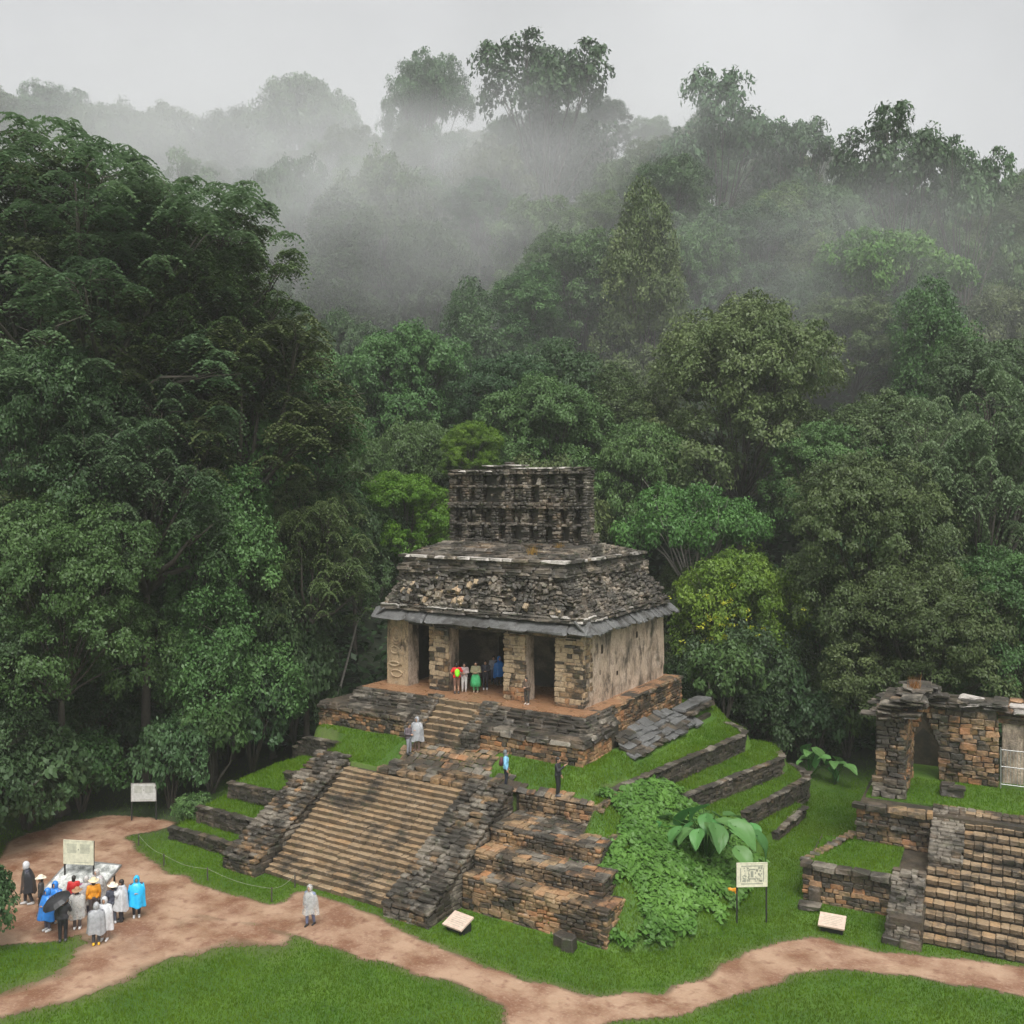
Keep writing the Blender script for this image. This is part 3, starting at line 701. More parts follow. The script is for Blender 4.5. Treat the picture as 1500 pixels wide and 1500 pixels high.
# eave: sloping slate slabs
EX0, EX1, EY0, EY1 = XL-.45, XR+.62, YF-.85, YBK+.55
sp = Pile(tem, 'eave_slab', 'small_eave_slabs', 200)
def slope_slab(c, ux, un, size, rot=.012, mk='slate', ang=38):
    a = math.radians(ang); un = Vector(un); uz = un*math.sin(a)+ZA*math.cos(a); on = un*math.cos(a)-ZA*math.sin(a)
    sp.add(c, ux, on, uz, size, mk, rot)
s = EX0
while s < EX1-.1:
    l = min(rnd.uniform(1.0, 2.4), EX1-s)
    if EX1-s-l < .5: l = EX1-s
    slope_slab((s+l/2, EY0+.36, 10.50+rnd.gauss(0, .012)), XA, -YA, (l-.012, .98, .11), .0); s += l
s = EY0+.1
while s < EY1:
    l = rnd.uniform(.28, .5); slope_slab((EX1-.36+rnd.gauss(0, .03), s+l/2, 10.50+rnd.gauss(0, .02)), YA, XA, (l-.02, 1.0+rnd.uniform(-.1, .1), .12), .03); s += l
s = EY0+.1
while s < EY1:
    l = rnd.uniform(.5, .9); slope_slab((EX0+.36, s+l/2, 10.5), YA, -XA, (l-.02, .98, .12)); s += l
sp.flush()
eb = MB(); eb.b2(EX0+.55, EX1-.55, EY0+.55, EY1-.4, 10.24, 10.98); eb.build('cornice_core', M['roof'], tem)
cb = Pile(tem, 'cornice_stone', 'small_cornice_stones', 220)
for k, (h, o_) in enumerate(((.10, .28), (.09, .36), (.08, .30))):
    z = 10.74+k*.11; mm = ['roof', 'dark', 'roof'] if k != 2 else ['pale', 'pale', 'roof']
    course_row(cb, EX0+o_, EX1-o_, EY0+o_, z, .8, h+.02, mm, 0, (.5, 1.6), .01); course_row(cb, EY0+o_, EY1-.3, EX1-o_, z, .8, h+.02, ['roof', 'dark', 'roof', 'pale'], 1, (.35, .9), .02)
cb.flush()
# sloping main roof; corner points at the bottom and the top
RB = [(EX0+.5, EY0+.5), (EX1-.5, EY0+.5), (EX1-.5, EY1-.4), (EX0+.5, EY1-.4)]; RBZ = 11.02
RT = [(-34.55, 43.75), (-23.75, 43.75), (-23.75, 53.9), (-34.55, 53.9)]; RTZ = 12.86
mb = MB(); ins = .14
mb.hexa([(x+ins*sx, y+ins*sy, RBZ-.05) for (x, y), (sx, sy) in zip(RB, ((1, 1), (-1, 1), (-1, -1), (1, -1)))]+[(x+ins*sx, y+ins*sy, RTZ+.02) for (x, y), (sx, sy) in zip(RT, ((1, 1), (-1, 1), (-1, -1), (1, -1)))])
roof = mb.build('roof', M['core'], tem)
rp = Pile(roof, 'roof_stone', 'small_roof_stones', 300)
def roof_side(i0, i1, seed, mats, skip):
    a0, a1 = Vector((*RB[i0], RBZ)), Vector((*RB[i1], RBZ)); t0, t1 = Vector((*RT[i0], RTZ)), Vector((*RT[i1], RTZ))
    ux = (a1-a0).normalized(); up = ((t0+t1)/2-(a0+a1)/2); Hh = up.length; up = (up-ux*up.dot(ux)).normalized(); un = ux.cross(up).normalized()
    h = 0.
    while h < Hh:
        ch = rnd.uniform(.09, .2); f = (h+ch/2)/Hh; p, q = a0.lerp(t0, f), a1.lerp(t1, f); Ln = (q-p).length; s = 0
        while s < Ln-.03:
            l = min(rnd.uniform(.18, .62), Ln-s); c = p+ux*(s+l/2)
            rel = float(fbm(s*.9+seed, f*2.2, seed, 3))
            if rnd.random() > skip*(1.6 if rel < .42 else .5):
                c = c+un*((rel-.5)*.42+rnd.gauss(0, .055)-.12)
                sq = rnd.random()
                if sq < .72: pos, dep = c, rnd.uniform(.25, .42)
                else: pos, dep = c+un*.05, rnd.uniform(.2, .5)
                rp.add(pos, ux, un, up, (l*rnd.uniform(.75, 1.0), dep, ch*rnd.uniform(.7, 1.25)), pick(c, mats, seed+2), .16 if sq > .55 else .05)
            s += l
        h += ch
RM = ['roof', 'dark', 'roof', 'roof', 'grey', 'dark']
roof_side(0, 1, 91., RM, .16); roof_side(1, 2, 95., ['roof', 'roof', 'dark', 'grey', 'roof'], .10); roof_side(3, 0, 97., RM, .3)
rp.flush()
# plaster figures left on the front slope
rf = Pile(roof, 'stucco_relief', 'small_relief', 200)
for k in range(46):
    s = rnd.uniform(.05, .95); f = rnd.uniform(.12, .92)
    p = Vector((*RB[0], RBZ)).lerp(Vector((*RB[1], RBZ)), s).lerp(Vector((*RT[0], RTZ)).lerp(Vector((*RT[1], RTZ)), s), f)
    for q in range(rnd.randrange(2, 5)):
        c = p+Vector((rnd.uniform(-.3, .3), -.14+rnd.uniform(-.06, .05), rnd.uniform(-.2, .2)))
        rf.add(c, XA, Vector((0, -.9, .43)), Vector((0, .43, .9)), (rnd.uniform(.14, .34), rnd.uniform(.2, .34), rnd.uniform(.12, .4)), rnd.choice(['roof', 'dark', 'relief', 'grey', 'roof']), .35)
rf.flush()
# upper cornice
up_ = Pile(tem, 'upper_cornice_stone', 'small_upper_cornice', 300)
for k in range(7):
    z = RTZ+k*.14; o_ = (.18, .22, .24, .06, -.02, .0, .2)[k]; mm = ['pale', 'pale', 'roof', 'pale'] if k == 6 else (['dark', 'roof', 'dark'] if k < 3 else ['roof', 'dark'])
    course_row(up_, RT[0][0]-o_, RT[1][0]+o_, RT[0][1]-o_, z, .7, .155, mm, 0, (.5, 1.5), .01); course_row(up_, RT[0][1]-o_, RT[2][1]+o_, RT[1][0]+o_, z, .7, .155, ['roof', 'dark', 'roof'] if k < 6 else ['roof', 'pale', 'grey'], 1, (.35, 1.0), .02)
    course_row(up_, RT[0][1]-o_, RT[2][1]+o_, RT[0][0]-o_+.7, z, .7, .155, ['roof', 'dark'], 1, (.6, 1.4), .02)
up_.flush()
mb = MB(); mb.b2(RT[0][0]+.1, RT[1][0]-.1, RT[0][1]+.1, RT[2][1]-.1, RTZ-.02, RTZ+.9); mb.build('roof_core', M['core'], tem)
CX0, CX1, CY0, CY1, CZ0, CZ1 = -34.1, -24.5, 47.75, 48.65, 14.45, 18.85
mb = MB(); mb.hexa([(RT[0][0]+.25, RT[0][1]+.3, 13.86), (RT[1][0]-.25, RT[0][1]+.3, 13.86), (RT[2][0]-.25, RT[2][1]-.3, 13.86), (RT[3][0]+.25, RT[3][1]-.3, 13.86),
                    (CX0-.1, CY0-.35, CZ0), (CX1+.3, CY0-.35, CZ0), (CX1+.3, CY1+.5, CZ0), (CX0-.1, CY1+.5, CZ0)])
cap = mb.build('roof_cap', M['roof'], tem)
kp = Pile(cap, 'cap_stone', 'small_cap_stones', 180)
for k in range(9):
    f = (k+.5)/9; y = RT[0][1]+.3+(CY0-.35-RT[0][1]-.3)*f; z = 13.88+(CZ0-13.86)*f
    course_row(kp, RT[0][0]+.25+(CX0-.1-RT[0][0]-.25)*f, RT[1][0]-.2+(CX1+.3-RT[1][0]+.2)*f, y-.2, z-.05, .5, .11, ['roof', 'dark', 'roof', 'grey'], 0, (.35, 1.2), .03)
    x = RT[1][0]-.2+(CX1+.3-RT[1][0]+.2)*f; course_row(kp, y, 53.4-4.2*f, x+.1, z-.05, .5, .12, ['roof', 'grey', 'roof'], 1, (.3, .9), .05)
kp.flush()
# roof comb: two storeys of pierced stonework
comb = MB().b2(CX0+.1, CX1-.1, CY0+.55, CY1, CZ0-.3, CZ1-.15).build('roof_comb', M['dark'], tem)
kp = Pile(comb, 'comb_stone', 'small_comb_stones', 300)
CM = ['dark', 'dark', 'roof', 'dark', 'roof']
def cbox(x0, x1, z0, z1, y0, d, mats=CM, course=(.1, .2)):
    wall_face(kp, (x0, y0, z0), XA, x1-x0, ZA, z1-z0, -YA, mats, course, (.22, .5), d, .03, seed=99, rot=.04)
bands = [(CZ0-.2, CZ0+.22, .02), (CZ0+1.02, CZ0+1.2, .06), (CZ0+2.05, CZ0+2.42, -.12), (CZ0+3.3, CZ0+3.44, .05), (CZ0+4.05, CZ1-.02, -.08)]
for z0, z1, oy in bands: cbox(CX0, CX1, z0, z1, CY0+oy, .6, ['dark', 'roof', 'dark', 'roof'])
Lc = CX1-CX0
cols0 = [0, .95, 1.9, 3.1, 4.1, 5.2, 6.3, 7.3, 8.35, Lc-.4]
for j, c0 in enumerate(cols0):
    w_ = rnd.uniform(.34, .56)
    cbox(CX0+c0, CX0+min(Lc, c0+w_), CZ0+.2, CZ0+2.1, CY0+rnd.uniform(-.03, .1), .55)
    if j != 3: cbox(CX0+c0+rnd.uniform(-.1, .15), CX0+min(Lc, c0+w_+.1), CZ0+2.4, CZ0+4.1, CY0+rnd.uniform(-.03, .1), .55)
for j in range(7):
    c0 = rnd.uniform(.3, Lc-1.2); z0 = CZ0+rnd.choice([.25, 1.2, 2.42, 3.42])+rnd.uniform(0, .25)
    cbox(CX0+c0, CX0+c0+rnd.uniform(.4, .95), z0, z0+rnd.uniform(.3, .75), CY0+rnd.uniform(.12, .36), .3, ['roof', 'dark', 'grey', 'roof'])
for k in range(60):                   # plaster remnants in and around the openings
    x = rnd.uniform(CX0+.25, CX1-.25); z = rnd.uniform(CZ0+.25, CZ1-.4)
    kp.add((x, CY0+rnd.uniform(.0, .4), z), XA, -YA, ZA, (rnd.uniform(.12, .34), .25, rnd.uniform(.14, .5)), rnd.choice(['roof', 'grey', 'roof', 'roof', 'dark']), .2)
wall_face(kp, (CX1, CY0, CZ0-.2), YA, CY1-CY0, ZA, CZ1-CZ0+.1, XA, ['roof', 'grey', 'dark'], (.1, .18), (.25, .5), .3, .05, seed=101)
wall_face(kp, (CX1+.1, CY0+.6, CZ0-.3), YA, .7, ZA, .95, XA, ['roof', 'grey'], (.1, .16), (.3, .6), .5, .06, seed=102)
course_row(kp, CX0+.75, CX0+3.3, CY0-.12, CZ1-.16, 1.0, .09, ['pale', 'dark'], 0, (.6, 1.2), .01)
course_row(kp, CX0+2.5, CX0+5.3, CY0-.1, CZ1+.12, 1.0, .10, ['pale', 'roof'], 0, (.6, 1.3), .01)
course_row(kp, CX0+2.7, CX0+5.0, CY0, CZ1-.08, .9, .2, ['dark'], 0, (.4, .8), .03)
course_row(kp, CX0+4.6, CX1, CY0-.1, CZ1-.04, 1.0, .09, ['pale', 'pale', 'roof'], 0, (.6, 1.2), .01)
course_row(kp, CX0+3.9, CX0+4.4, CY0+.2, CZ1+.22, .5, .16, ['dark'], 0, (.3, .5), .1)
kp.flush()

# ------------------------------------------------------------------ ruined house on its own stepped platform (right)
RO = Vector(at(1348, 1382, 0)); _a = math.radians(4)
RXA = Vector((math.cos(_a), math.sin(_a), 0)); RYA = Vector((-math.sin(_a), math.cos(_a), 0))
def RW(a, b, z=0.): return RO+RXA*a+RYA*b+ZA*z
def rbox(mb, a0, a1, b0, b1, z0, z1):
    return mb.hexa([RW(a0, b0, z0), RW(a1, b0, z0), RW(a1, b1, z0), RW(a0, b1, z0), RW(a0, b0, z1), RW(a1, b0, z1), RW(a1, b1, z1), RW(a0, b1, z1)])
rpl = thing('ruin_platform', 'two-level stone platform with broad stair beside the grassy path', 'platform', RW(0, 5, 0))
core = MB(); rbox(core, -4.7, -.1, 2.05, 6.2, -.2, 1.5); rbox(core, -3.05, 6.5, 5.95, 14.5, -.2, 3.2); rbox(core, -1.1, .1, -.25, 4., -.2, .9)
NR = 13
for i in range(NR): rbox(core, -.05 if i < 7 else 1.2, 5.6, i*.53+.12, 7.2, -.2, (i+1)*3.3/NR-.05)
core.hexa([RW(-1.2, -.3, -.2), RW(-.05, -.3, -.2), RW(-.05, 3.2, -.2), RW(-1.2, 3.2, -.2), RW(-1.2, -.3, .5), RW(-.05, -.3, .5), RW(-.05, 2.8, 1.7), RW(-1.2, 2.8, 1.7)])
core.hexa([RW(.05, 3.7, -.2), RW(1.25, 3.7, -.2), RW(1.25, 7.2, -.2), RW(.05, 7.2, -.2), RW(.05, 3.7, 2.1), RW(1.25, 3.7, 2.1), RW(1.25, 6.9, 3.36), RW(.05, 6.9, 3.36)])
core.build('core', M['core'], rpl)
wp = Pile(rpl, 'wall_stone', 'small_wall_stones', 300)
WM = ['dark', 'tan', 'orange', 'dark', 'dark', 'tan']
wall_face(wp, RW(-4.8, 1.95, -.1), RXA, 3.8, ZA, 1.5, -RYA, WM, (.14, .26), (.22, .6), .24, .03, seed=131)
wall_face(wp, RW(-3.15, 5.85, 1.5), RXA, 3.3, ZA, 1.55, -RYA, ['tan', 'orange', 'dark', 'tan', 'dark'], (.14, .26), (.22, .6), .24, .04, seed=133)
wall_face(wp, RW(-3.2, 5.75, 2.3), RXA, 3.3, ZA, .16, -RYA, ['tan', 'grey'], (.15, .16), (.3, .7), .3, .03, seed=134)
wall_face(wp, RW(-1.25, -.4, -.1), RXA, 1.25, ZA, .6, -RYA, ['grey', 'dark'], (.12, .2), (.2, .4), .24, .04, seed=135)
for i in range(13):
    f = (i+.5)/13; s = -1.25
    while s < 0:
        l = min(rnd.uniform(.2, .45), .03-s); c = RW(s+l/2, -.35+3.1*f, .5+1.25*f+rnd.gauss(0, .03)); wp.add(c, RXA, RYA, ZA, (l-.01, .34, rnd.uniform(.12, .2)), rnd.choice(['grey', 'dark', 'grey']), .08); s += l
for i in range(14):
    f = (i+.5)/14; s = 0.
    while s < 1.3:
        l = min(rnd.uniform(.2, .5), 1.35-s); c = RW(s+l/2, 3.6+3.3*f, 2.05+1.3*f); wp.add(c, RXA, RYA, ZA, (l-.01, .3, .15), rnd.choice(['grey', 'dark', 'grey']), .04); s += l
wall_face(wp, RW(0, 3.6, 1.6), RXA, 1.3, ZA, .5, -RYA, ['dark', 'grey'], (.14, .2), (.3, .6), .2, .03, seed=136)
wall_face(wp, RW(0, -.2, -.1), RYA, 3., ZA, 2., RXA, ['dark', 'grey'], (.14, .24), (.3, .6), .12, .02, seed=137, top=lambda s: .5+s*.42)
wp.flush()
cp = Pile(rpl, 'coping_slab', 'small_coping', 120)
def rrow(p, a0, a1, b, z, d, h, mats, ll=(.4, 1.0), rot=.02):
    s = a0
    while s < a1-.05:
        l = min(rnd.uniform(*ll), a1-s)
        if a1-s-l < .2: l = a1-s
        p.add(RW(s+l/2, b+d/2+rnd.gauss(0, .02), z+h/2+rnd.gauss(0, .01)), RXA, RYA, ZA, (l-.015, d, h), rnd.choice(mats), rot); s += l
rrow(cp, -4.9, -1.0, 1.82, 1.4, .55, .22, ['dark', 'dark', 'grey']); rrow(cp, -3.3, .05, 5.68, 3.03, .6, .26, ['dark', 'dark', 'tan'])
rrow(cp, .0, 5.2, 6.75, 3.22, .5, .12, ['tan', 'grey', 'tan'], (.25, .5))
for k in range(12): cp.add(RW(-4.75+k*.13+rnd.gauss(0, .04), 2.5+k*.33, 1.55+k*.02), RXA, RYA, ZA, (.42, .36, .1), rnd.choice(['grey', 'tan']), .06)
cp.flush()
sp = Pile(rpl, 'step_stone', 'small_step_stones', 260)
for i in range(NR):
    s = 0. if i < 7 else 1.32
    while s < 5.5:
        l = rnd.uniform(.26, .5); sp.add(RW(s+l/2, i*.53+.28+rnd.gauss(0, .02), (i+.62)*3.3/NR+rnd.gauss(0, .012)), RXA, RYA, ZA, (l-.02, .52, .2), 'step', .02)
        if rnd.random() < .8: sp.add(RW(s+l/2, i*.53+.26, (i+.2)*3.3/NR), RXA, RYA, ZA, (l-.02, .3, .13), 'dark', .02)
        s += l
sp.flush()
rl = MB(); rbox(rl, -4.55, -1.1, 2.3, 5.8, 1.4, 1.6); rbox(rl, -2.9, 6.3, 7.1, 14.3, 3.1, 3.28)
o = rl.build('platform_lawn', M['ground'], rpl)
ruin = thing('ruined_house', 'roofless stone house ruin with pointed corbelled doorway and broken vault', 'ruin', RW(0, 10, 3.3))
core = MB(); rbox(core, -2.35, -1.35, 7.7, 11.6, 3.2, 7.6); rbox(core, -.02, 2.5, 11.35, 12.3, 3.2, 7.2)
rbox(core, -1.36, .0, 11.9, 12.4, 5.7, 7.5); rbox(core, -2.35, 2.5, 13.8, 14.3, 3.2, 7.0)
core.hexa([RW(-1.36, 11.5, 5.0), RW(-.75, 11.5, 5.75), RW(-.75, 12.2, 5.75), RW(-1.36, 12.2, 5.0), RW(-1.36, 11.5, 7.4), RW(-.75, 11.5, 7.4), RW(-.75, 12.2, 7.4), RW(-1.36, 12.2, 7.4)])
core.hexa([RW(-.75, 11.5, 5.75), RW(0, 11.5, 5.0), RW(0, 12.2, 5.0), RW(-.75, 12.2, 5.75), RW(-.75, 11.5, 7.4), RW(0, 11.5, 7.4), RW(0, 12.2, 7.4), RW(-.75, 12.2, 7.4)])
core.build('wall_core', M['core'], ruin)
wp = Pile(ruin, 'wall_stone', 'small_wall_stones', 300)
wall_face(wp, RW(-2.5, 7.5, 3.28), RXA, 1.25, ZA, 3.9, -RYA, ['dark', 'dark', 'tan', 'dark'], (.13, .26), (.22, .6), .3, .06, seed=141, rot=.05)
wall_face(wp, RW(-2.65, 7.15, 3.28), RXA, 1.5, ZA, .9, -RYA, ['dark', 'dark', 'grey'], (.15, .3), (.3, .7), .4, .05, seed=142)
wall_face(wp, RW(-1.2, 7.5, 3.28), RYA, 4., ZA, 4.1, RXA, ['orange', 'tan', 'orange', 'tan', 'dark'], (.14, .28), (.22, .6), .3, .05, seed=143)
wall_face(wp, RW(-.05, 11.25, 3.28), RXA, 2.65, ZA, 3.9, -RYA, ['tan', 'orange', 'tan', 'dark', 'orange'], (.16, .34), (.25, .7), .3, .05, seed=144, rot=.05, top=lambda s: 3.95-.25*s)
def door_arch(s): return True
for k in range(9):
    z = 5.0+k*.26; hw = max(0., .58-.10*k)
    for a0, a1 in ((-1.3, -.68-hw), (-.68+hw, .05)):
        s = a0
        while s < a1-.05:
            l = min(rnd.uniform(.25, .5), a1-s); wp.add(RW(s+l/2, 11.4+rnd.gauss(0, .04), z+.13), RXA, RYA, ZA, (l-.015, .34, .25), rnd.choice(['tan', 'dark', 'grey', 'orange']), .05); s += l
wp.flush()
sl = Pile(ruin, 'roof_slab', 'small_roof_slabs', 200)
for k in range(9):                    # layered broken vault over the left wall
    z = 7.0+k*.125; w_ = 1.9-.16*k
    for j in range(4+(k % 2)):
        for b0 in (7.6, 8.6, 9.6, 10.6, 11.5):
            if rnd.random() < .55: sl.add(RW(-1.9+.12*k+rnd.uniform(-.5, .5)*w_, b0+rnd.uniform(-.3, .4), z+rnd.gauss(0, .02)), RXA, RYA, ZA, (rnd.uniform(.5, 1.0), rnd.uniform(.5, .9), .09), rnd.choice(['roof', 'grey', 'roof', 'dark']), .07)
for k in range(8):
    for j in range(5):
        sl.add(RW(-.9+rnd.uniform(-.4, 1.4)*(1-.07*k), 11.6+rnd.uniform(-.4, .5), 7.0+k*.12), RXA, RYA, ZA, (rnd.uniform(.4, .9), .7, .09), rnd.choice(['roof', 'grey', 'dark']), .08)
for k in range(14): sl.add(RW(.8+rnd.uniform(0, 1.9), 11.6+rnd.uniform(-.4, .6), 7.05+rnd.uniform(0, .35)), RXA, RYA, ZA, (rnd.uniform(.5, 1.1), .8, .1), rnd.choice(['roof', 'grey', 'pale', 'dark']), .07)
sl.flush()
gl = thing('gallery', 'low plastered gallery under a flat slab roof behind the railing', 'building', RW(4, 13, 3.3))
mb = MB(); rbox(mb, 2.75, 3.65, 12.3, 12.9, 3.25, 6.3); mb.build('pier', M['stucco'], gl)
mb = MB(); rbox(mb, 4.6, 6.5, 12.3, 12.9, 3.25, 6.3); mb.build('pier', M['stucco'], gl)
mb = MB(); rbox(mb, 2.7, 6.5, 14.1, 14.4, 3.2, 6.6); mb.build('back_wall', M['stucco'], gl)
mb = MB(); rbox(mb, 2.55, 6.5, 12.2, 14.4, 6.2, 6.75); mb.build('lintel', M['orange'], gl)
gp = Pile(gl, 'roof_slab', 'small_roof_slabs', 60)
for r in range(3): rrow(gp, 2.4, 6.4, 11.8+r*.8, 6.76+r*.12, .95, .1, ['orange', 'pale', 'roof'], (.6, 1.3), .03)
rrow(gp, 2.5, 6.4, 12.0, 6.45, .4, .14, ['tan', 'orange'], (.4, .8), .02); gp.flush()
M['iron'] = flat('galvanised_iron', (.42, .42, .42), .4, .7); M['black'] = flat('black_paint', (.02, .02, .022), .45)
rail = thing('iron_railing', 'grey iron railing of upright bars in front of the gallery', 'railing', RW(3.8, 11.3, 3.3))
for a in (2.68, 4.9): MB().tube([RW(a, 11.2, 3.2), RW(a, 11.2, 5.25)], .035, 8).build('post', M['iron'], rail)
for z in (3.5, 4.35, 5.15): MB().tube([RW(2.68, 11.2, z), RW(4.9, 11.2, z)], .022, 6).build('rail', M['iron'], rail)
bar = None
for k in range(15):
    a = 2.82+k*.14; MB().tube([RW(a, 11.2, 3.5), RW(a, 11.2, 5.15)], .012, 6).build('bar', M['iron'], rail)
def loose(label, c, parts, cat='stone'):
    t = thing('loose_stone', label, cat, c); p = Pile(t, 'slab', 'slabs', 20)
    for d, s_, mk in parts: p.add((c[0]+d[0], c[1]+d[1], c[2]+d[2]), RXA, RYA, ZA, s_, mk, .05)
    p.flush()
c = RW(.7, 9., 3.25); loose('small dark stack of flat stones on the ruin lawn', c, [((0, 0, .2), (1.0, .7, .4), 'dark'), ((-.25, .1, .48), (.6, .6, .2), 'dark'), ((.2, -.1, .45), (.7, .6, .14), 'grey')])
c = at(1185, 1330, 0); loose('flat grey slab in the grass at the ruin platform corner', c, [((0, 0, .1), (.9, .8, .2), 'grey'), ((.1, .55, .35), (.45, .4, .6), 'dark')])
c = at(1325, 1384, 0); loose('dark foot stones at the base of the ruin stair balustrade', c, [((-.45, .0, .12), (.7, .6, .26), 'dark'), ((.25, -.05, .12), (.8, .6, .28), 'dark')])

# ------------------------------------------------------------------ trees
def quads(P, T, B, l, w, fold=0.):
    """leaf-shaped faces: P centre, T long axis, B cross axis"""
    n = len(P); V = np.empty((n, 4, 3)); Nn = np.cross(T, B)
    V[:, 0] = P-T*l[:, None]*.5; V[:, 2] = P+T*l[:, None]*.5
    V[:, 1] = P+B*w[:, None]*.5+Nn*(fold*w)[:, None] if fold else P+B*w[:, None]*.5
    V[:, 3] = P-B*w[:, None]*.5+Nn*(fold*w)[:, None] if fold else P-B*w[:, None]*.5
    return V.reshape(-1, 3), np.arange(n*4).reshape(-1, 4)
def nrm(a): return a/np.maximum(np.linalg.norm(a, axis=-1, keepdims=True), 1e-9)
def leaves_on(rg, C, out, rc, per, ls, flat_=.6, droop=0.):
    """leaves over the upper shell of each clump C (n,3); out = outward direction of the clump"""
    n = len(C); idx = np.repeat(np.arange(n), per); m = len(idx)
    d = nrm(rg.normal(size=(m, 3))+out[idx]*.5+np.array([0, 0, .55])); d[:, 2] *= flat_
    r = rc[idx]*rg.uniform(.45, 1.08, m)
    P = C[idx]+d*r[:, None]
    n_ = nrm(d*.5+out[idx]*.35+np.array([0, 0, .55])+rg.normal(size=(m, 3))*.42)
    t = nrm(np.cross(n_, rg.normal(size=(m, 3)))); t[:, 2] -= droop; t = nrm(t); b = nrm(np.cross(n_, t))
    l = ls*rg.uniform(.6, 1.4, m); return quads(P, t, b, l, l*rg.uniform(.42, .62, m), .12)[0], idx
def crown_shape(rg, style, R, H):
    lobes = []
    if style == 'dome':
        for k in range(15):
            a = k*2.4+rg.uniform(-.4, .4); r = R*.68*math.sqrt((k+.3)/15); z = H*(.30+.48*(1-(r/R)**2)+rg.uniform(-.10, .10))
            lobes.append((r*math.cos(a), r*math.sin(a), z, R*rg.uniform(.26, .42), .72))
        for k in range(11):
            a = k*.571+rg.uniform(-.3, .3); lobes.append((R*.66*math.cos(a), R*.66*math.sin(a), H*rg.uniform(.06, .28), R*rg.uniform(.24, .36), .95))
    elif style == 'umbrella':
        for k in range(20):
            a = k*2.4+rg.uniform(-.4, .4); r = R*.82*math.sqrt((k+.3)/20); z = H*(.35+.5*(1-(r/R)**2)+rg.uniform(-.12, .10))
            lobes.append((r*math.cos(a), r*math.sin(a), z, R*rg.uniform(.2, .32), .38))
    elif style == 'vine':
        for k in range(20):
            a = k*2.4; f = rg.uniform(0, 1); r = R*.62*(1-.45*f)*rg.uniform(.4, 1.1)
            lobes.append((r*math.cos(a), r*math.sin(a), H*(.08+.8*f), R*rg.uniform(.22, .40), 1.15))
        lobes.append((0, 0, H*.86, R*.36, 1.))
    elif style == 'open':
        for k in range(13):
            a = k*2.4+rg.uniform(-.5, .5); r = R*.75*math.sqrt((k+.5)/13); z = H*(.28+.5*(1-(r/R)**2)+rg.uniform(-.16, .18))
            lobes.append((r*math.cos(a), r*math.sin(a), z, R*rg.uniform(.19, .30), .7))
    else:                            # bush
        for k in range(11):
            a = k*2.4; r = R*.6*math.sqrt((k+.3)/11); lobes.append((r*math.cos(a), r*math.sin(a), H*(.3+.35*(1-(r/R)**2)+rg.uniform(-.1, .1)), R*rg.uniform(.3, .45), .85))
    return lobes
PROTO = {}
def make_proto(key, style, seed, R, H, ncl, per, ls, rc0, droop=.15):
    rg = np.random.default_rng(seed); lobes = crown_shape(rg, style, R, H); Cs = []; Os = []; rcs = []; tone = []
    for (x, y, z, rl, fl_) in lobes:
        n = max(6, int(ncl*(rl/(.33*R))**2)); d = nrm(rg.normal(size=(n, 3))+np.array([0, 0, .45])); d = d[d[:, 2] > -.6]
        lt = rg.uniform(.0, .5)
        P = np.array([x, y, z])+d*np.array([1, 1, fl_])*rl*rg.uniform(.72, 1.06, (len(d), 1))
        Cs.append(P); Os.append(d); rcs.append(rc0*rg.uniform(.65, 1.25, len(d))); tone.append(np.clip(lt+rg.uniform(0, .5, len(d)), 0, 1))
        if style in ('vine', 'dome') and rg.random() < (.8 if style == 'vine' else .15):     # hanging curtains
            for q in range(3 if style == 'vine' else 1):
                a = rg.uniform(0, 6.28); k = int(rg.integers(4, 9)); zz = z-np.arange(k)*rc0*.75
                P = np.stack([x+rl*.95*math.cos(a)+rg.normal(0, .15, k), y+rl*.95*math.sin(a)+rg.normal(0, .15, k), np.maximum(zz, .02*H)], -1)
                Cs.append(P); Os.append(np.tile([math.cos(a), math.sin(a), .1], (k, 1))); rcs.append(np.full(k, rc0*.62)); tone.append(np.full(k, lt+.2))
    C = np.concatenate(Cs); O_ = np.concatenate(Os); rc = np.concatenate(rcs); tn = np.concatenate(tone)
    V, idx = leaves_on(rg, C, O_, rc, per, ls, .62 if style != 'vine' else .9, droop)
    Fq = np.arange(len(V)).reshape(-1, 4)
    me = np_mesh('crown', V, Fq, M['leaf_mid'], attr={'tone': np.clip(tn[idx]+rg.uniform(-.15, .15, len(idx)), 0, 1)})
    br = MB(); r2 = random.Random(seed)
    for (x, y, z, rl, fl_) in lobes:
        e = Vector((x, y, z)); st = Vector((0, 0, -H*.12)); md = st.lerp(e, .5)+Vector((r2.uniform(-.6, .6), r2.uniform(-.6, .6), r2.uniform(-.2, .9)))
        br.tube([st, st.lerp(md, .5)+Vector((0, 0, .15)), md, md.lerp(e, .6)+Vector((r2.uniform(-.3, .3), r2.uniform(-.3, .3), .2)), e], [.10, .075, .06, .045, .02], 5)
        for q in range(3):
            dd = Vector((r2.uniform(-1, 1), r2.uniform(-1, 1), r2.uniform(0, .9)))*rl*.8; br.tube([md.lerp(e, .5), e+dd*.4, e+dd], [.03, .022, .01], 4)
    PROTO[key] = (me, br.mesh('branches', M['bark'], True), R, H)
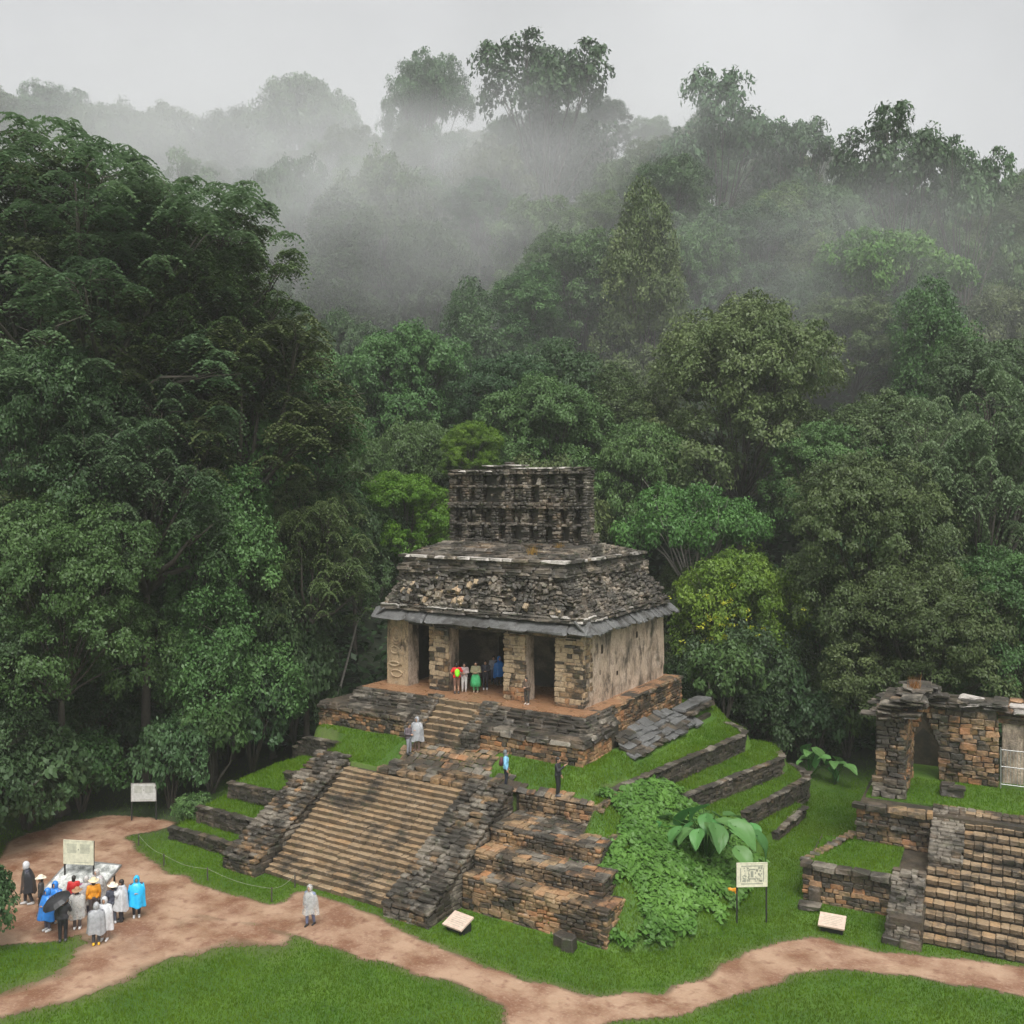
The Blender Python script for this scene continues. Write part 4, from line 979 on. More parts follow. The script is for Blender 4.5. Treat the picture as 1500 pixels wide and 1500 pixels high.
def frond_proto(key, seed, R, H, ncl):
    """spreading crown of feathery sprays"""
    rg = np.random.default_rng(seed); lobes = [(l[0], l[1], l[2], l[3]*1.25, l[4]*.9) for l in crown_shape(rg, 'open', R, H)]+[(l[0]*1.25, l[1]*1.25, l[2]*.72, l[3]*.9, .6) for l in crown_shape(rg, 'open', R*.85, H*.8)]+[(R*.7*math.cos(k*.9), R*.7*math.sin(k*.9), H*rg.uniform(.0, .2), R*.24, .8) for k in range(7)]
    V = []; T = []
    for (x, y, z, rl, fl_) in lobes:
        n = int(ncl*(rl/(.25*R))**2); d = nrm(rg.normal(size=(n, 3))+np.array([0, 0, .7])); lt = rg.uniform(0, .5)
        for p, dd in zip(np.array([x, y, z])+d*np.array([1, 1, fl_])*rl*rg.uniform(.6, 1.1, (n, 1)), d):
            a0 = rg.uniform(0, 6.28); k = int(rg.integers(7, 10)); tone = min(1, lt+rg.uniform(0, .45))
            for j in range(k):
                a = a0+j*6.283/k+rg.uniform(-.2, .2); ln = rg.uniform(.65, 1.15); s = np.linspace(.18, 1, 6)
                hd = np.array([math.cos(a), math.sin(a), 0]); sd = np.array([-math.sin(a), math.cos(a), 0])
                lift = rg.uniform(-.1, .55)
                P = p+hd*(s*ln)[:, None]+np.array([0, 0, 1])*(lift*s-.8*s*s)[:, None]*ln
                for sg in (-1, 1):
                    Tt = nrm(np.tile(sd*sg+hd*.35, (6, 1))+rg.normal(0, .12, (6, 3))-np.array([0, 0, .45])); Bb = nrm(np.tile(hd, (6, 1))+rg.normal(0, .2, (6, 3)))
                    q, _ = quads(P+Tt*.12, Tt, Bb, np.full(6, .36)*(1.1-.35*s), np.full(6, .17))
                    V.append(q); T += [tone]*6
    V = np.concatenate(V); me = np_mesh('crown', V, np.arange(len(V)).reshape(-1, 4), M['leaf_dark'], attr={'tone': np.array(T)})
    br = MB(); r2 = random.Random(seed)
    for (x, y, z, rl, fl_) in lobes:
        e = Vector((x, y, z)); st = Vector((0, 0, -H*.2)); md = st.lerp(e, .5)+Vector((r2.uniform(-1, 1), r2.uniform(-1, 1), r2.uniform(-.8, .4)))
        br.tube([st, st.lerp(md, .5)+Vector((0, 0, .3)), md, md.lerp(e, .6)+Vector((r2.uniform(-.4, .4), r2.uniform(-.4, .4), .3)), e], [.2, .16, .12, .08, .03], 6)
        for q in range(4):
            dd = Vector((r2.uniform(-1, 1), r2.uniform(-1, 1), r2.uniform(0, .7)))*rl*.9; br.tube([md.lerp(e, .55), e+dd*.4, e+dd], [.05, .035, .012], 4)
    PROTO[key] = (me, br.mesh('branches', M['bark'], True), R, H)
make_proto('dome1', 'dome', 1, 7, 8, 28, 105, .245, .9); make_proto('dome2', 'dome', 2, 7, 9, 28, 105, .24, .85); make_proto('dome3', 'dome', 3, 7, 7, 30, 95, .26, .95)
make_proto('umb1', 'umbrella', 4, 8, 5, 34, 90, .27, .85); make_proto('umb2', 'umbrella', 5, 7, 5, 34, 90, .25, .8)
make_proto('vine1', 'vine', 6, 5.5, 12, 30, 105, .215, .8, .6); make_proto('vine2', 'vine', 7, 5.5, 11, 30, 105, .22, .85, .6)
make_proto('open1', 'open', 8, 7, 8, 34, 50, .38, .95); make_proto('open2', 'open', 9, 7, 9, 32, 50, .38, .95)
make_proto('bush1', 'bush', 10, 3, 3.2, 24, 34, .27, .5); make_proto('bush2', 'bush', 11, 3, 3.6, 24, 34, .30, .55)
make_proto('big1', 'dome', 21, 10, 11, 46, 100, .26, .95); make_proto('big2', 'dome', 22, 10, 12, 46, 100, .27, 1.0)
frond_proto('frond1', 12, 12, 11, 17); frond_proto('frond2', 13, 8, 8, 14)
trunk_me = {}
for nm_, mk in (('bark', 'bark'), ('pale', 'pale_bark')):
    mb = MB(); r2 = random.Random(5)
    mb.tube([(0, 0, -.02), (.02, 0, .05), (.05, .02, .3), (-.05, .05, .6), (.04, -.03, .85), (0, 0, 1.02)], [.5, .34, .27, .22, .19, .15], 9); trunk_me[nm_] = mb.mesh('trunk', M[mk], True)
TREES = []
def tree(name, key, u, v, w, h, Y, mat, label, group=None, bark='bark', rot=None, base=None, cat='tree'):
    me, br, R, H = PROTO[key]; c = atY(u, v, Y); Rr = w/2*Y/F; hh = h*Y/F
    bx, by = (c[0], c[1]) if base is None else base
    gz = float(ground_z(bx, by)); gz = max(gz, 0.)
    if mound_z(np.array([bx]), np.array([by]))[0] > 0: gz = float(mound_z(np.array([bx]), np.array([by]))[0])
    zb = max(c[2]-hh*.5, gz+.15)
    t = bpy.data.objects.new(name, None); t.location = (bx, by, gz); t.empty_display_size = .5; COL.objects.link(t)
    tag(t, label, cat, group)
    rz = rnd.uniform(0, 6.28) if rot is None else rot; off = Vector((c[0]-bx, c[1]-by, zb-gz)); sx = Rr/R; sz = (c[2]+hh*.5-zb)/H
    o = bpy.data.objects.new('crown', me); o.parent = t; o.location = off; o.rotation_euler = (0, 0, rz); o.scale = (sx, sx, sz); COL.objects.link(o)
    o.material_slots[0].link = 'OBJECT'; o.material_slots[0].material = M[mat]
    o = bpy.data.objects.new('branches', br); o.parent = t; o.location = off; o.rotation_euler = (0, 0, rz); o.scale = (sx, sx, sz); COL.objects.link(o)
    if bark != 'bark': o.material_slots[0].link = 'OBJECT'; o.material_slots[0].material = M['pale_bark']
    o = bpy.data.objects.new('trunk', trunk_me[bark]); o.parent = t; COL.objects.link(o)
    top = off-Vector((0, 0, H*sz*.10)); Lz = max(.3, top.length); ts = max(.3, min(1.6, Rr/6.5))*(.6 if bark == 'pale' else 1)
    o.rotation_euler = top.to_track_quat('Z', 'Y').to_euler(); o.scale = (ts, ts, Lz)
    TREES.append((c[0], c[1], Rr)); return t
HZ_ = 'hazy'
SPEC = [  # key, u, v, w, h, Y, leaves, label, bark
 ('frond1', 130, 410, 640, 320, 60, 'leaf_frond', 'giant spreading tree with feathery dark sprays rising over the left path', 'bark'),
 ('frond2', 345, 570, 400, 230, 62, 'leaf_olive', 'feathery olive tree leaning out below the giant spreading tree', 'bark'),
 ('big2', 40, 660, 330, 300, 54, 'leaf_dark', 'dense dark tree under the giant spreading tree', 'bark'),
 ('frond2', 215, 700, 330, 240, 56, 'leaf_frond', 'dark feathery tree above the shaded path entrance', 'bark'),
 ('dome2', 420, 690, 250, 260, 66, 'leaf_mid', 'rounded mid green tree left of the roof comb', 'bark'),
 ('big1', 90, 860, 330, 270, 51, 'leaf_mid', 'loose-crowned tree overhanging the left path entrance', 'bark'),
 ('vine1', 315, 880, 250, 330, 57, 'leaf_mid', 'tree swathed in creepers above the left lawn terraces', 'bark'),
 ('frond2', 450, 800, 210, 170, 61, 'leaf_olive', 'yellow-tinged feathery tree behind the creeper-swathed tree', 'bark'),
 ('dome3', 528, 805, 150, 150, 68, 'leaf_dark', 'slender tree with pale forked trunk beside the temple left corner', 'pale'),
 ('dome2', 592, 752, 150, 115, 69, 'leaf_lime', 'bright lime green tree peeking out left of the roof comb', 'bark'),
 ('dome1', 690, 655, 90, 70, 82, 'leaf_lime', 'small lime green crown just behind the roof comb top', 'bark'),
 ('dome1', 595, 570, 200, 170, 96, 'leaf_mid', 'rounded mid green tree on the slope above the lime green tree', 'bark'),
 ('vine2', 690, 530, 160, 210, 104, 'leaf_dark', 'dark creeper-hung tree directly uphill of the roof comb', 'bark'),
 ('vine1', 950, 470, 190, 330, 104, 'leaf_olive', 'tall creeper-draped tree standing free in the middle of the hillside', 'bark'),
 ('dome2', 855, 430, 190, 180, 112, 'leaf_mid', 'broad green tree against the tall creeper-draped tree', 'bark'),
 ('big1', 1085, 580, 340, 260, 88, 'leaf_olive', 'great olive dome tree uphill of the fresh green tree', 'bark'),
 ('umb1', 1285, 425, 250, 130, 112, 'leaf_soft', 'flat-topped bright green tree high on the right hillside', 'bark'),
 ('vine2', 1365, 560, 180, 260, 96, 'leaf_mid', 'creeper-hung tree below the flat-topped bright tree', 'bark'),
 ('umb2', 1015, 795, 230, 140, 74, 'leaf_fresh', 'fresh green tree on thin pale stems right of the temple roof', 'pale'),
 ('dome3', 1085, 900, 210, 170, 66, 'leaf_yellow', 'yellow-green tree with golden blossom beside the temple wall', 'bark'),
 ('big2', 1290, 800, 280, 260, 62, 'leaf_olive', 'big rounded olive tree behind the ruined house', 'bark'),
 ('frond2', 1440, 720, 280, 300, 64, 'leaf_frond', 'tall dark feathery tree behind the iron railing', 'bark'),
 ('big1', 1350, 930, 290, 210, 58, 'leaf_olive', 'leaning olive green tree over the ruined house vault', 'bark'),
 ('dome2', 1490, 920, 220, 220, 57, 'leaf_mid', 'green tree spreading over the gallery roof', 'bark'),
 ('dome3', 1090, 1000, 230, 170, 64, 'leaf_dark', 'dark bushy tree under the golden blossom tree', 'bark'),
 ('open2', 800, 185, 230, 250, 152, 'leaf_dark', 'tallest ragged tree crowning the misty ridge', 'bark'),
 ('dome2', 625, 205, 140, 230, 168, 'leaf_dark', 'round-headed tree left of the tallest ridge tree', 'bark'),
 ('open1', 1045, 240, 220, 230, 142, 'leaf_dark', 'arched ridge tree with daylight showing through its stems', 'bark'),
 ('open2', 1160, 275, 140, 190, 138, 'leaf_dark', 'thin wispy ridge tree between two larger ridge trees', 'bark'),
 ('open1', 1310, 290, 210, 230, 126, 'leaf_dark', 'ragged ridge tree above the flat-topped bright tree', 'bark'),
 ('open2', 1410, 340, 160, 260, 124, 'leaf_dark', 'drooping ridge tree at the right end of the skyline', 'bark'),
 ('dome1', 440, 215, 170, 190, 215, 'leaf_dark', 'round faint tree deep in mist on the far left ridge', 'bark'),
 ('dome3', 350, 250, 150, 160, 222, 'leaf_dark', 'faint open-crowned tree deep in mist on the far ridge', 'bark'),
 ('dome3', 980, 300, 150, 120, 130, 'leaf_dark', 'dark rounded tree below the arched ridge tree', 'bark'),
 ('vine1', 500, 400, 190, 220, 120, 'leaf_dark', 'mist-veiled creeper tree beyond the giant spreading tree', 'bark'),
]
for k, (key, u, v, w, h, Y, mt, lb, bk) in enumerate(SPEC):
    base = None
    if k == 0: base = atY(20, 1000, 60)[:2]
    if lb.startswith('slender'): base = at(474, 1066, 1.6)[:2]
    if lb.startswith('yellow-green'): YT = (u, v, Y)
    tree('rainforest_tree', key, u, v, w, h, Y, M and mt, lb, None, bk, base=base)
# neighbours that fill the left and right forest edges
EDGE = [(-20, 215, 170, 170, 205, 'dome1'), (70, 205, 150, 150, 212, 'dome2'), (150, 235, 150, 150, 208, 'dome3'), (240, 240, 150, 160, 214, 'dome1'), (60, 330, 330, 220, 61, 'frond2'), (235, 395, 330, 210, 61.5, 'frond2'), (1090, 390, 180, 160, 117, 'dome2'), (1155, 370, 160, 170, 121, 'vine2'), (1030, 400, 150, 150, 115, 'dome1'), (1210, 360, 150, 150, 122, 'dome3'), (310, 450, 330, 230, 62, 'frond2'), (1250, 500, 170, 130, 106, 'dome2'), (1340, 490, 160, 130, 107, 'dome1'), (1180, 470, 150, 130, 112, 'dome3'), (150, 1010, 200, 230, 63, 'dome1'), (30, 1000, 220, 230, 56, 'dome2'), (140, 480, 520, 280, 67, 'big1'), (330, 640, 330, 220, 68, 'big2'), (-40, 820, 260, 260, 53, 'dome1'), (-60, 1020, 240, 240, 47, 'dome2'), (230, 930, 200, 200, 60, 'dome2'), (400, 930, 200, 230, 62, 'dome3'),
        (160, 800, 260, 220, 64, 'dome1'), (330, 780, 220, 200, 66, 'vine2'), (100, 560, 260, 200, 70, 'dome3'), (520, 720, 140, 160, 80, 'dome2'),
        (1200, 930, 180, 220, 68, 'dome1'), (1180, 1030, 170, 140, 66, 'dome2'), (1420, 860, 200, 220, 66, 'vine1'), (1530, 800, 200, 260, 68, 'dome1'), (1200, 700, 180, 160, 80, 'dome2'), (1300, 660, 200, 160, 82, 'dome1'),
        (940, 700, 160, 150, 84, 'dome3'), (800, 640, 200, 160, 86, 'dome1'), (620, 690, 160, 130, 88, 'dome3'), (740, 600, 180, 150, 94, 'dome2'), (900, 620, 170, 150, 92, 'vine2'), (1010, 900, 150, 150, 76, 'dome2'),
        (1450, 600, 190, 200, 84, 'dome2'), (250, 1040, 170, 150, 62, 'dome3'), (1250, 900, 160, 200, 74, 'dome3')]
for (u, v, w, h, Y, key) in EDGE:
    mt = rnd.choice(['leaf_dark', 'leaf_mid', 'leaf_olive', 'leaf_dark'])
    wh = 'faint on the far misty ridge' if Y > 200 else 'beside the shaded forest path' if u < 300 else 'above the left lawn terraces' if u < 560 else 'in the forest behind the temple' if u < 1000 else 'in the forest behind the ruined house'
    lb = {'leaf_dark': 'dark green', 'leaf_mid': 'mid green', 'leaf_olive': 'olive green'}[mt]+(' creeper-hung' if key[0] == 'v' else ' broad' if key[0] == 'b' else ' rounded')+' tree '+wh
    tree('rainforest_tree', key, u, v, w, h, Y, mt, lb, lb.replace(' tree ', ' trees '))
rs = random.Random(41); Yr = 79.
KW = {'dome': 'rounded', 'vine': 'creeper-hung', 'open': 'ragged', 'umb2': 'flat-topped'}; CW = {'leaf_dark': 'dark green', 'leaf_mid': 'mid green', 'leaf_olive': 'olive green'}
while Yr < 215:
    X = -.60*Yr
    while X < .60*Yr:
        Xj, Yj = X+rs.uniform(-2.5, 2.5), Yr+rs.uniform(-3, 3); x, y = cam2w(Xj, Yj); gz = float(ground_z(x, y)); R_ = rs.uniform(4.8, 7.8)
        if all((x-a)**2+(y-b)**2 > (.62*r+.40*R_)**2 for a, b, r in TREES):
            hh = R_*rs.uniform(1.5, 2.3); zt = gz+rs.uniform(11, 18); zc = max(zt-hh*.5, gz+hh*.5); u = CX+F*Xj/Yj; v = CY-F*(zc-CAMH)/Yj
            key = rs.choice(['dome1', 'dome2', 'dome3', 'vine1', 'vine2', 'dome1', 'umb2' if Yj < 150 else 'open1'])
            mt = rs.choice(['leaf_dark', 'leaf_mid', 'leaf_olive', 'leaf_mid'])
            far = 'far up the misty hillside' if Yj > 140 else ('half way up the hillside' if Yj > 100 else 'at the foot of the hillside')
            lb = f'{CW[mt]} {KW.get(key[:4], "flat-topped")} tree in the canopy {far}'
            tree('rainforest_tree', key, u, v, 2*R_*F/Yj, hh*F/Yj, Yj, mt, lb, lb.replace(' tree ', ' trees '))
        X += rs.uniform(8., 11.5)*(1 if Yr < 150 else 1.25)
    Yr += 10.5 if Yr < 150 else 13
# shrubs along the forest edge
def shrub(u, v, z, w, h, mt, label, group=None):
    c = at(u, v, z); Y = camXY(c[0], c[1])[1]
    return tree('shrub', rnd.choice(['bush1', 'bush2']), u, v-h*.5, w, h, Y, mt, label, group, base=c[:2], cat='shrub')
for (u, v, z, w, h) in [(40, 1215, 0, 190, 150), (-30, 1260, 0, 170, 160), (120, 1190, 0, 130, 110), (250, 1185, 0, 120, 130), (310, 1150, .5, 130, 140), (370, 1120, 1, 130, 150), (430, 1075, 2, 120, 150), (280, 1215, 0, 60, 50),
                        (1060, 1060, 3, 120, 120), (1130, 1090, 1, 120, 130), (1190, 1120, 0, 110, 110), (1240, 1110, 0, 120, 130), (1290, 1090, 0, 130, 150), (1390, 1030, 2, 150, 120), (1480, 1010, 3, 160, 120), (210, 1130, 0, 110, 110)]:
    shrub(u, v, z, w, h, rnd.choice(['leaf_dark', 'leaf_mid', 'leaf_dark']), 'leafy shrub at the forest edge '+('beside the shaded path' if u < 260 else 'above the left lawn terraces' if u < 500 else 'between the temple and the ruined house' if u < 1300 else 'behind the ruined house'), 'shrubs along the forest edge')
shrub(-35, 1400, 0, 110, 130, 'leaf_dark', 'dark bush at the path edge beside the hooded walkers')
# golden blossom on the yellow-green tree (part of its crown)
yt = [o for o in COL.objects if o.get('label', '').startswith('yellow-green tree')][0]
rg = np.random.default_rng(77); c = Vector(atY(YT[0]-20, YT[1]+10, YT[2]-4)); n = 45
P = np.array(c)+rg.normal(0, 1, (n, 3))*np.array([1.4, 1.2, .9])
V_, idx = leaves_on(rg, P, nrm(rg.normal(size=(n, 3))), np.full(n, .25), 10, .17); V_ -= np.array(yt.location)
o = bpy.data.objects.new('blossom', np_mesh('blossom', V_, np.arange(len(V_)).reshape(-1, 4), M['flower'], attr={'tone': rg.uniform(0, 1, len(V_)//4)})); o.parent = yt; COL.objects.link(o)
# undergrowth over the forest floor
n = 24000; Yc = 64+110*rg.uniform(0, 1, n)**1.5; Xc = rg.uniform(-.62, .62, n)*Yc; x, y = cam2w(Xc, Yc)
P = np.stack([x, y, ground_z(x, y)+rg.uniform(.05, 1.6, n)**1.3], -1)
kp_ = mound_z(x, y) <= 0; P = P[kp_]
V_, idx = leaves_on(rg, P, np.tile([0, 0, 1.], (len(P), 1)), np.full(len(P), .6), 3, .75)
o = link(bpy.data.objects.new('undergrowth', np_mesh('undergrowth', V_, np.arange(len(V_)).reshape(-1, 4), M['leaf_dark'], attr={'tone': rg.uniform(0, 1, len(V_)//4)})))
tag(o, 'low leafy undergrowth covering the forest floor', 'undergrowth', kind='stuff')

# ------------------------------------------------------------------ lawn grass and the creeper-covered flank
rg = np.random.default_rng(5)
def blades(P, hgt, wid, tone, lean=.5):
    n = len(P); a = rg.uniform(0, 6.283, n); d = np.stack([np.cos(a), np.sin(a), np.zeros(n)], -1)
    l = rg.uniform(0, 6.283, n); ld = np.stack([np.cos(l), np.sin(l), np.zeros(n)], -1)*rg.uniform(0, lean, (n, 1))*hgt[:, None]
    V = np.empty((n, 3, 3)); V[:, 0] = P-d*wid[:, None]/2; V[:, 1] = P+d*wid[:, None]/2; V[:, 2] = P+ld; V[:, 2, 2] += hgt
    return V.reshape(-1, 3), np.arange(n*3).reshape(-1, 3)
def rloc(x, y):
    dx, dy = x-RO.x, y-RO.y; return dx*RXA.x+dy*RXA.y, dx*RYA.x+dy*RYA.y
n = 620000; Yc = np.sqrt(rg.uniform(30.5**2, 63**2, n)); Xc = rg.uniform(-.58, .58, n)*Yc; x, y = cam2w(Xc, Yc)
ok = np.ones(n, bool); mz = mound_z(x, y)
inside = (x > px_[0]) & (x < px_[-1]) & (y > py_[0]) & (y < py_[-1])
mk_ = np.where(inside, lookup(mask, x, y), 0); ok &= rg.uniform(0, 1, n) > np.clip(mk_*1.9-.05, 0, 1)**.7
ok &= ~((x > -34.7) & (x < -22.7) & (y > np.where((x > -32.4) & (x < -25.2), 30.95, 30.4)) & (y < 37.)) & ~((x > -22.8) & (x < -15.9) & (y > 32.6) & (y < 37.6) & (mz < .3))
ok &= ~((x > -37.6) & (x < -20.7) & (y > 39.9) & (y < 55)) & ~((x > -31.2) & (x < -26.6) & (y > 39.6) & (y < 41)) & ~((x > -21.6) & (x < -19.4) & (y > 43.2) & (y < 54.6))
ok &= rg.uniform(0, 1, n) > .8*((x > -31.3) & (x < -24.8) & (y > 37.2) & (y < 40.5)) ; ok &= rg.uniform(0, 1, n) > .75*((x > -25.6) & (x < -19) & (y < 38.2) & (mz > 3.3))
a_, b_ = rloc(x, y); low = (a_ > -4.6) & (a_ < -1.1) & (b_ > 2.3) & (b_ < 5.8); high = (a_ > -2.9) & (a_ < 6.3) & (b_ > 7.1) & (b_ < 11.2)
ok &= ~((a_ > -4.9) & (a_ < 6.5) & (b_ > np.where(a_ > .05, -.02, -.5)) & (b_ < 14.5) & ((b_ > 1.85) | (a_ > -1.35)) & ((b_ < 5.9) | (a_ > -3.3))) | low | high
gz_ = ground_z(x, y); z = np.where(mz > 0, mz+(fbm(x*.8, y*.8, 3.)-.5)*.10, gz_); z = np.where(low, 1.6, np.where(high, 3.28, z))
ok &= ~(high & (rg.uniform(0, 1, n) < .35)); ok &= rg.uniform(0, 1, n) > .95*sstep(50, 60, Yc+8*sstep(-.28, -.36, Xc/Yc))*(mz <= 0)
st_ = np.abs(mound_z(x+.15, y)-mz)+np.abs(mound_z(x, y-.15)-mz)+np.abs(mound_z(x, y+.15)-mz)+np.abs(mound_z(x-.15, y)-mz); ok &= st_ < 1.4
x, y, z, mz = x[ok], y[ok], z[ok], mz[ok]; n = len(x)
tuft = fbm(x*2.2, y*2.2, 71., 3); hgt = (.045+.075*tuft+.04*rg.uniform(0, 1, n))*np.where(mz > 0, 1.25, 1.)
tone = np.clip(.15+.9*fbm(x*.5, y*.5, 73., 3)+rg.uniform(-.3, .3, n)-.15, 0, 1)
V_, F_ = blades(np.stack([x, y, z-.01], -1), hgt, .028+.02*rg.uniform(0, 1, n), tone)
o = link(bpy.data.objects.new('grass', np_mesh('grass', V_, F_, M['grass'], attr={'tone': tone})))
tag(o, 'short wet green grass of the lawns and terraces', 'grass', kind='stuff')
# leafy creepers on the right flank of the pyramid
n = 5200; x = rg.uniform(-19.2, -12.8, n); y = rg.uniform(33., 44.5, n); z = mound_z(x, y)
d_ = fbm(x*.55, y*.55, 81., 3); ok = (z > .06) & (z < 3.7) & (x > w1(np.maximum(y, 39.2))-.3*(y < 39.5)) & (d_ > .36+.03*(z < 1)) & (y < 43.6+.8*d_); x, y, z = x[ok], y[ok], z[ok]; n = len(x)
P = np.stack([x, y, z+.05+.25*d_[ok]], -1); V_, idx = leaves_on(rg, P, np.tile([.4, -.4, .8], (n, 1)), np.full(n, .26), 7, .27, .6, .2)
tn = np.clip(fbm(x*1.2, y*1.2, 83., 2)*1.3-.15, 0, 1)[idx]
o = link(bpy.data.objects.new('creeper_cover', np_mesh('creeper_cover', V_, np.arange(len(V_)).reshape(-1, 4), M['vine_leaf'], attr={'tone': np.clip(tn+rg.uniform(-.2, .2, len(tn)), 0, 1)})))
tag(o, 'thick leafy creepers covering the slope right of the stepped tiers', 'creeper', kind='stuff')

# giant taro plants with big single leaves
def big_leaf(ln, wd, seed):
    r = random.Random(seed); mb = MB(); nu, nv = 9, 4
    for i in range(nu+1):
        t = i/nu; half = wd*.5*(math.sin(math.pi*min(1, t**.62))**.8)*(1 if t > .04 else .6)
        for j in range(-nv, nv+1):
            s_ = j/nv; back = -.22*ln*(1-t)**3*abs(s_)
            mb.v.append((s_*half, t*ln+back, .10*ln*math.sin(t*2.2)-.28*ln*t*t+.16*abs(s_)*half*2+.03*ln*math.sin(j*2.4+t*9)*abs(s_)))
    for i in range(nu):
        for j in range(2*nv): k = i*(2*nv+1)+j; mb.f.append([k, k+1, k+2*nv+2, k+2*nv+1])
    return mb.mesh('leaf', M['big_leaf'], True)
LEAFS = [big_leaf(1., .8, k) for k in range(3)]
def taro(loc, n, size, label, spread=1., seed=3):
    r = random.Random(seed); t = thing('taro_plant', label, 'plant', loc)
    for k in range(n):
        a = k*2.4+r.uniform(-.3, .3); tilt = r.uniform(.3, 1.0) if k > 4 else r.uniform(.05, .25); h = size*r.uniform(.75, 1.25)
        hd = Vector((math.cos(a), math.sin(a), 0)); p0 = Vector(loc); p1 = p0+hd*h*.45*tilt*spread+ZA*h*.6; p2 = p0+hd*h*.95*tilt*spread+ZA*h*(1.05-.5*tilt)
        st = MB().tube([p0, p0.lerp(p1, .5)+ZA*.05, p1, p2], [.045, .04, .032, .02], 6).build('stalk', M['vine_leaf'], t, True)
        o = bpy.data.objects.new('leaf', LEAFS[k % 3]); link(o, t); s_ = h*r.uniform(.36, .58)
        o.matrix_basis = Matrix.Translation(p2-hd*.1*s_) @ Matrix.Rotation(a-math.pi/2, 4, 'Z') @ Matrix.Rotation(-r.uniform(-.1, .9)-.3*tilt, 4, 'X') @ Matrix.Rotation(r.uniform(-.3, .3), 4, 'Y') @ Matrix.Diagonal((s_, s_, s_, 1))
def on_mound(u, v):
    z = 1.
    for _ in range(12): p = at(u, v, z); z = .5*z+.5*float(mound_z(np.array([p[0]]), np.array([p[1]]))[0])
    return at(u, v, z)
taro(on_mound(1035, 1262), 26, 2.0, 'giant taro plant with huge arrowhead leaves on the creeper slope', 1.15, 3)
taro(on_mound(1092, 1240), 7, 1.1, 'smaller taro plant close behind the giant taro', 1.2, 4)
taro(at(1185, 1140, 0), 8, 1.6, 'pale taro with one arching leaf in the gap beside the far terrace wall', 1.2, 5)
taro(at(1222, 1150, 0), 6, 1.4, 'taro in deep shade behind the low line of stones', 1.2, 6)

# ------------------------------------------------------------------ signs, plaques, rope
M['cream'] = flat('cream_panel', (.62, .60, .46), .5); M['cream_grey'] = flat('pale_grey_panel', (.52, .52, .50), .5); M['plaque'] = flat('pink_stone_plaque', (.52, .40, .32), .6)
M['print'] = flat('grey_print', (.30, .31, .25), .6); M['rope'] = flat('pale_rope', (.22, .25, .17), .7); M['map'] = None
def map_mat():
    m, t, b = new_mat('printed_map'); n1 = pos_noise(t, 2.4, 6, (1, 1, 1), .7)
    f = mix(t, ramp(t, n1, .42, .58), (.20, .21, .20), (.62, .63, .60)); t.links.new(mix(t, ramp(t, pos_noise(t, 9, 3), .5, .6, 0, .5), f, (.40, .41, .40)), b.inputs['Base Color']); b.inputs['Roughness'].default_value = .25; return m
M['map'] = map_mat()
def sign(u, v, z, w, bh, total, label, yaw, panel='cream', lines=True, gap=.0):
    c = Vector(at(u, v, z)); t = thing('information_sign', label, 'sign', c)
    ex = Vector((math.cos(yaw), math.sin(yaw), 0)); ey = Vector((-math.sin(yaw), math.cos(yaw), 0))
    R = Matrix((ex, ey, ZA)).transposed()
    for s_ in (-1, 1): MB().box(c+ex*s_*w*.49+ZA*total*.5, (.055, .055, total), R).build('post', M['black'], t)
    zc = total-bh/2
    MB().box(c-ey*.045+ZA*zc, (w, .03, bh), R).build('panel', M[panel], t)
    fr = MB()
    for dx, dz, sx, sz in ((0, bh/2, w+.03, .03), (0, -bh/2, w+.03, .03), (w/2, 0, .03, bh), (-w/2, 0, .03, bh)): fr.box(c-ey*.047+ex*dx+ZA*(zc+dz), (sx, .044, sz), R)
    fr.build('frame', M['iron'] if panel != 'cream' else M['cream'], t)
    if lines:
        for side in (-1, 1):
            k = MB()
            for q in range(9): k.box(c-ey*.063+ex*side*w*.22+ZA*(zc+bh*(.34-.045*q)), (w*(.34-.05*((q*7) % 3)/3), .004, bh*.016), R)
            k.build('print', M['print'], t)
        k = MB().box(c-ey*.063+ZA*(zc+bh*.12), (.05, .004, .06), R); k.box(c-ey*.063+ex*w*.1+ZA*(zc-bh*.42), (w*.5, .004, bh*.018), R); k.build('print', M['print'], t)
    return c, ex, ey, zc, t
cam_yaw = math.atan2(SN, CS)
c, ex, ey, zc, t = sign(1101, 1352, 0, 1.24, .95, 2.45, 'cream sign with a carved scene drawing on two black posts by the creeper slope', cam_yaw+.05, lines=False)
k = MB(); R = Matrix((ex, ey, ZA)).transposed(); r2 = random.Random(9)
for dx, dz, sx, sz in ((0, .36, 1.0, .05), (0, -.36, 1.0, .05), (-.47, 0, .04, .7), (.47, 0, .04, .7), (0, .03, .12, .32), (0, .22, .3, .07), (0, -.16, .34, .06)): k.box(c-ey*.063+ex*dx+ZA*(zc+dz), (sx*.9, .004, sz*.8), R)
for s_ in (-1, 1):
    for q in range(34): k.box(c-ey*.063+ex*s_*r2.uniform(.12, .42)+ZA*(zc+r2.uniform(-.28, .3)), (r2.uniform(.02, .08), .004, r2.uniform(.02, .1)), R)
k.build('drawing', M['print'], t)
sign(116, 1318, 0, 1.35, 1.0, 2.55, 'cream text sign on black posts above the tilted site map', cam_yaw-.13)
sign(211, 1202, 0, 1.3, .95, 2.0, 'pale grey text sign in deep shade at the forest path', cam_yaw+.05, 'cream_grey')
b0 = Vector(at(118, 1322, 0)); t = thing('map_board', 'large tilted site map board below the cream text sign', 'map', b0)
ex, ey = Vector((math.cos(cam_yaw-.25), math.sin(cam_yaw-.25), 0)), Vector((-math.sin(cam_yaw-.25), math.cos(cam_yaw-.25), 0))
ud = (ey*.93+ZA*.37).normalized(); un_ = ex.cross(ud); R = Matrix((ex, ud, un_)).transposed(); c = b0+ZA*.95
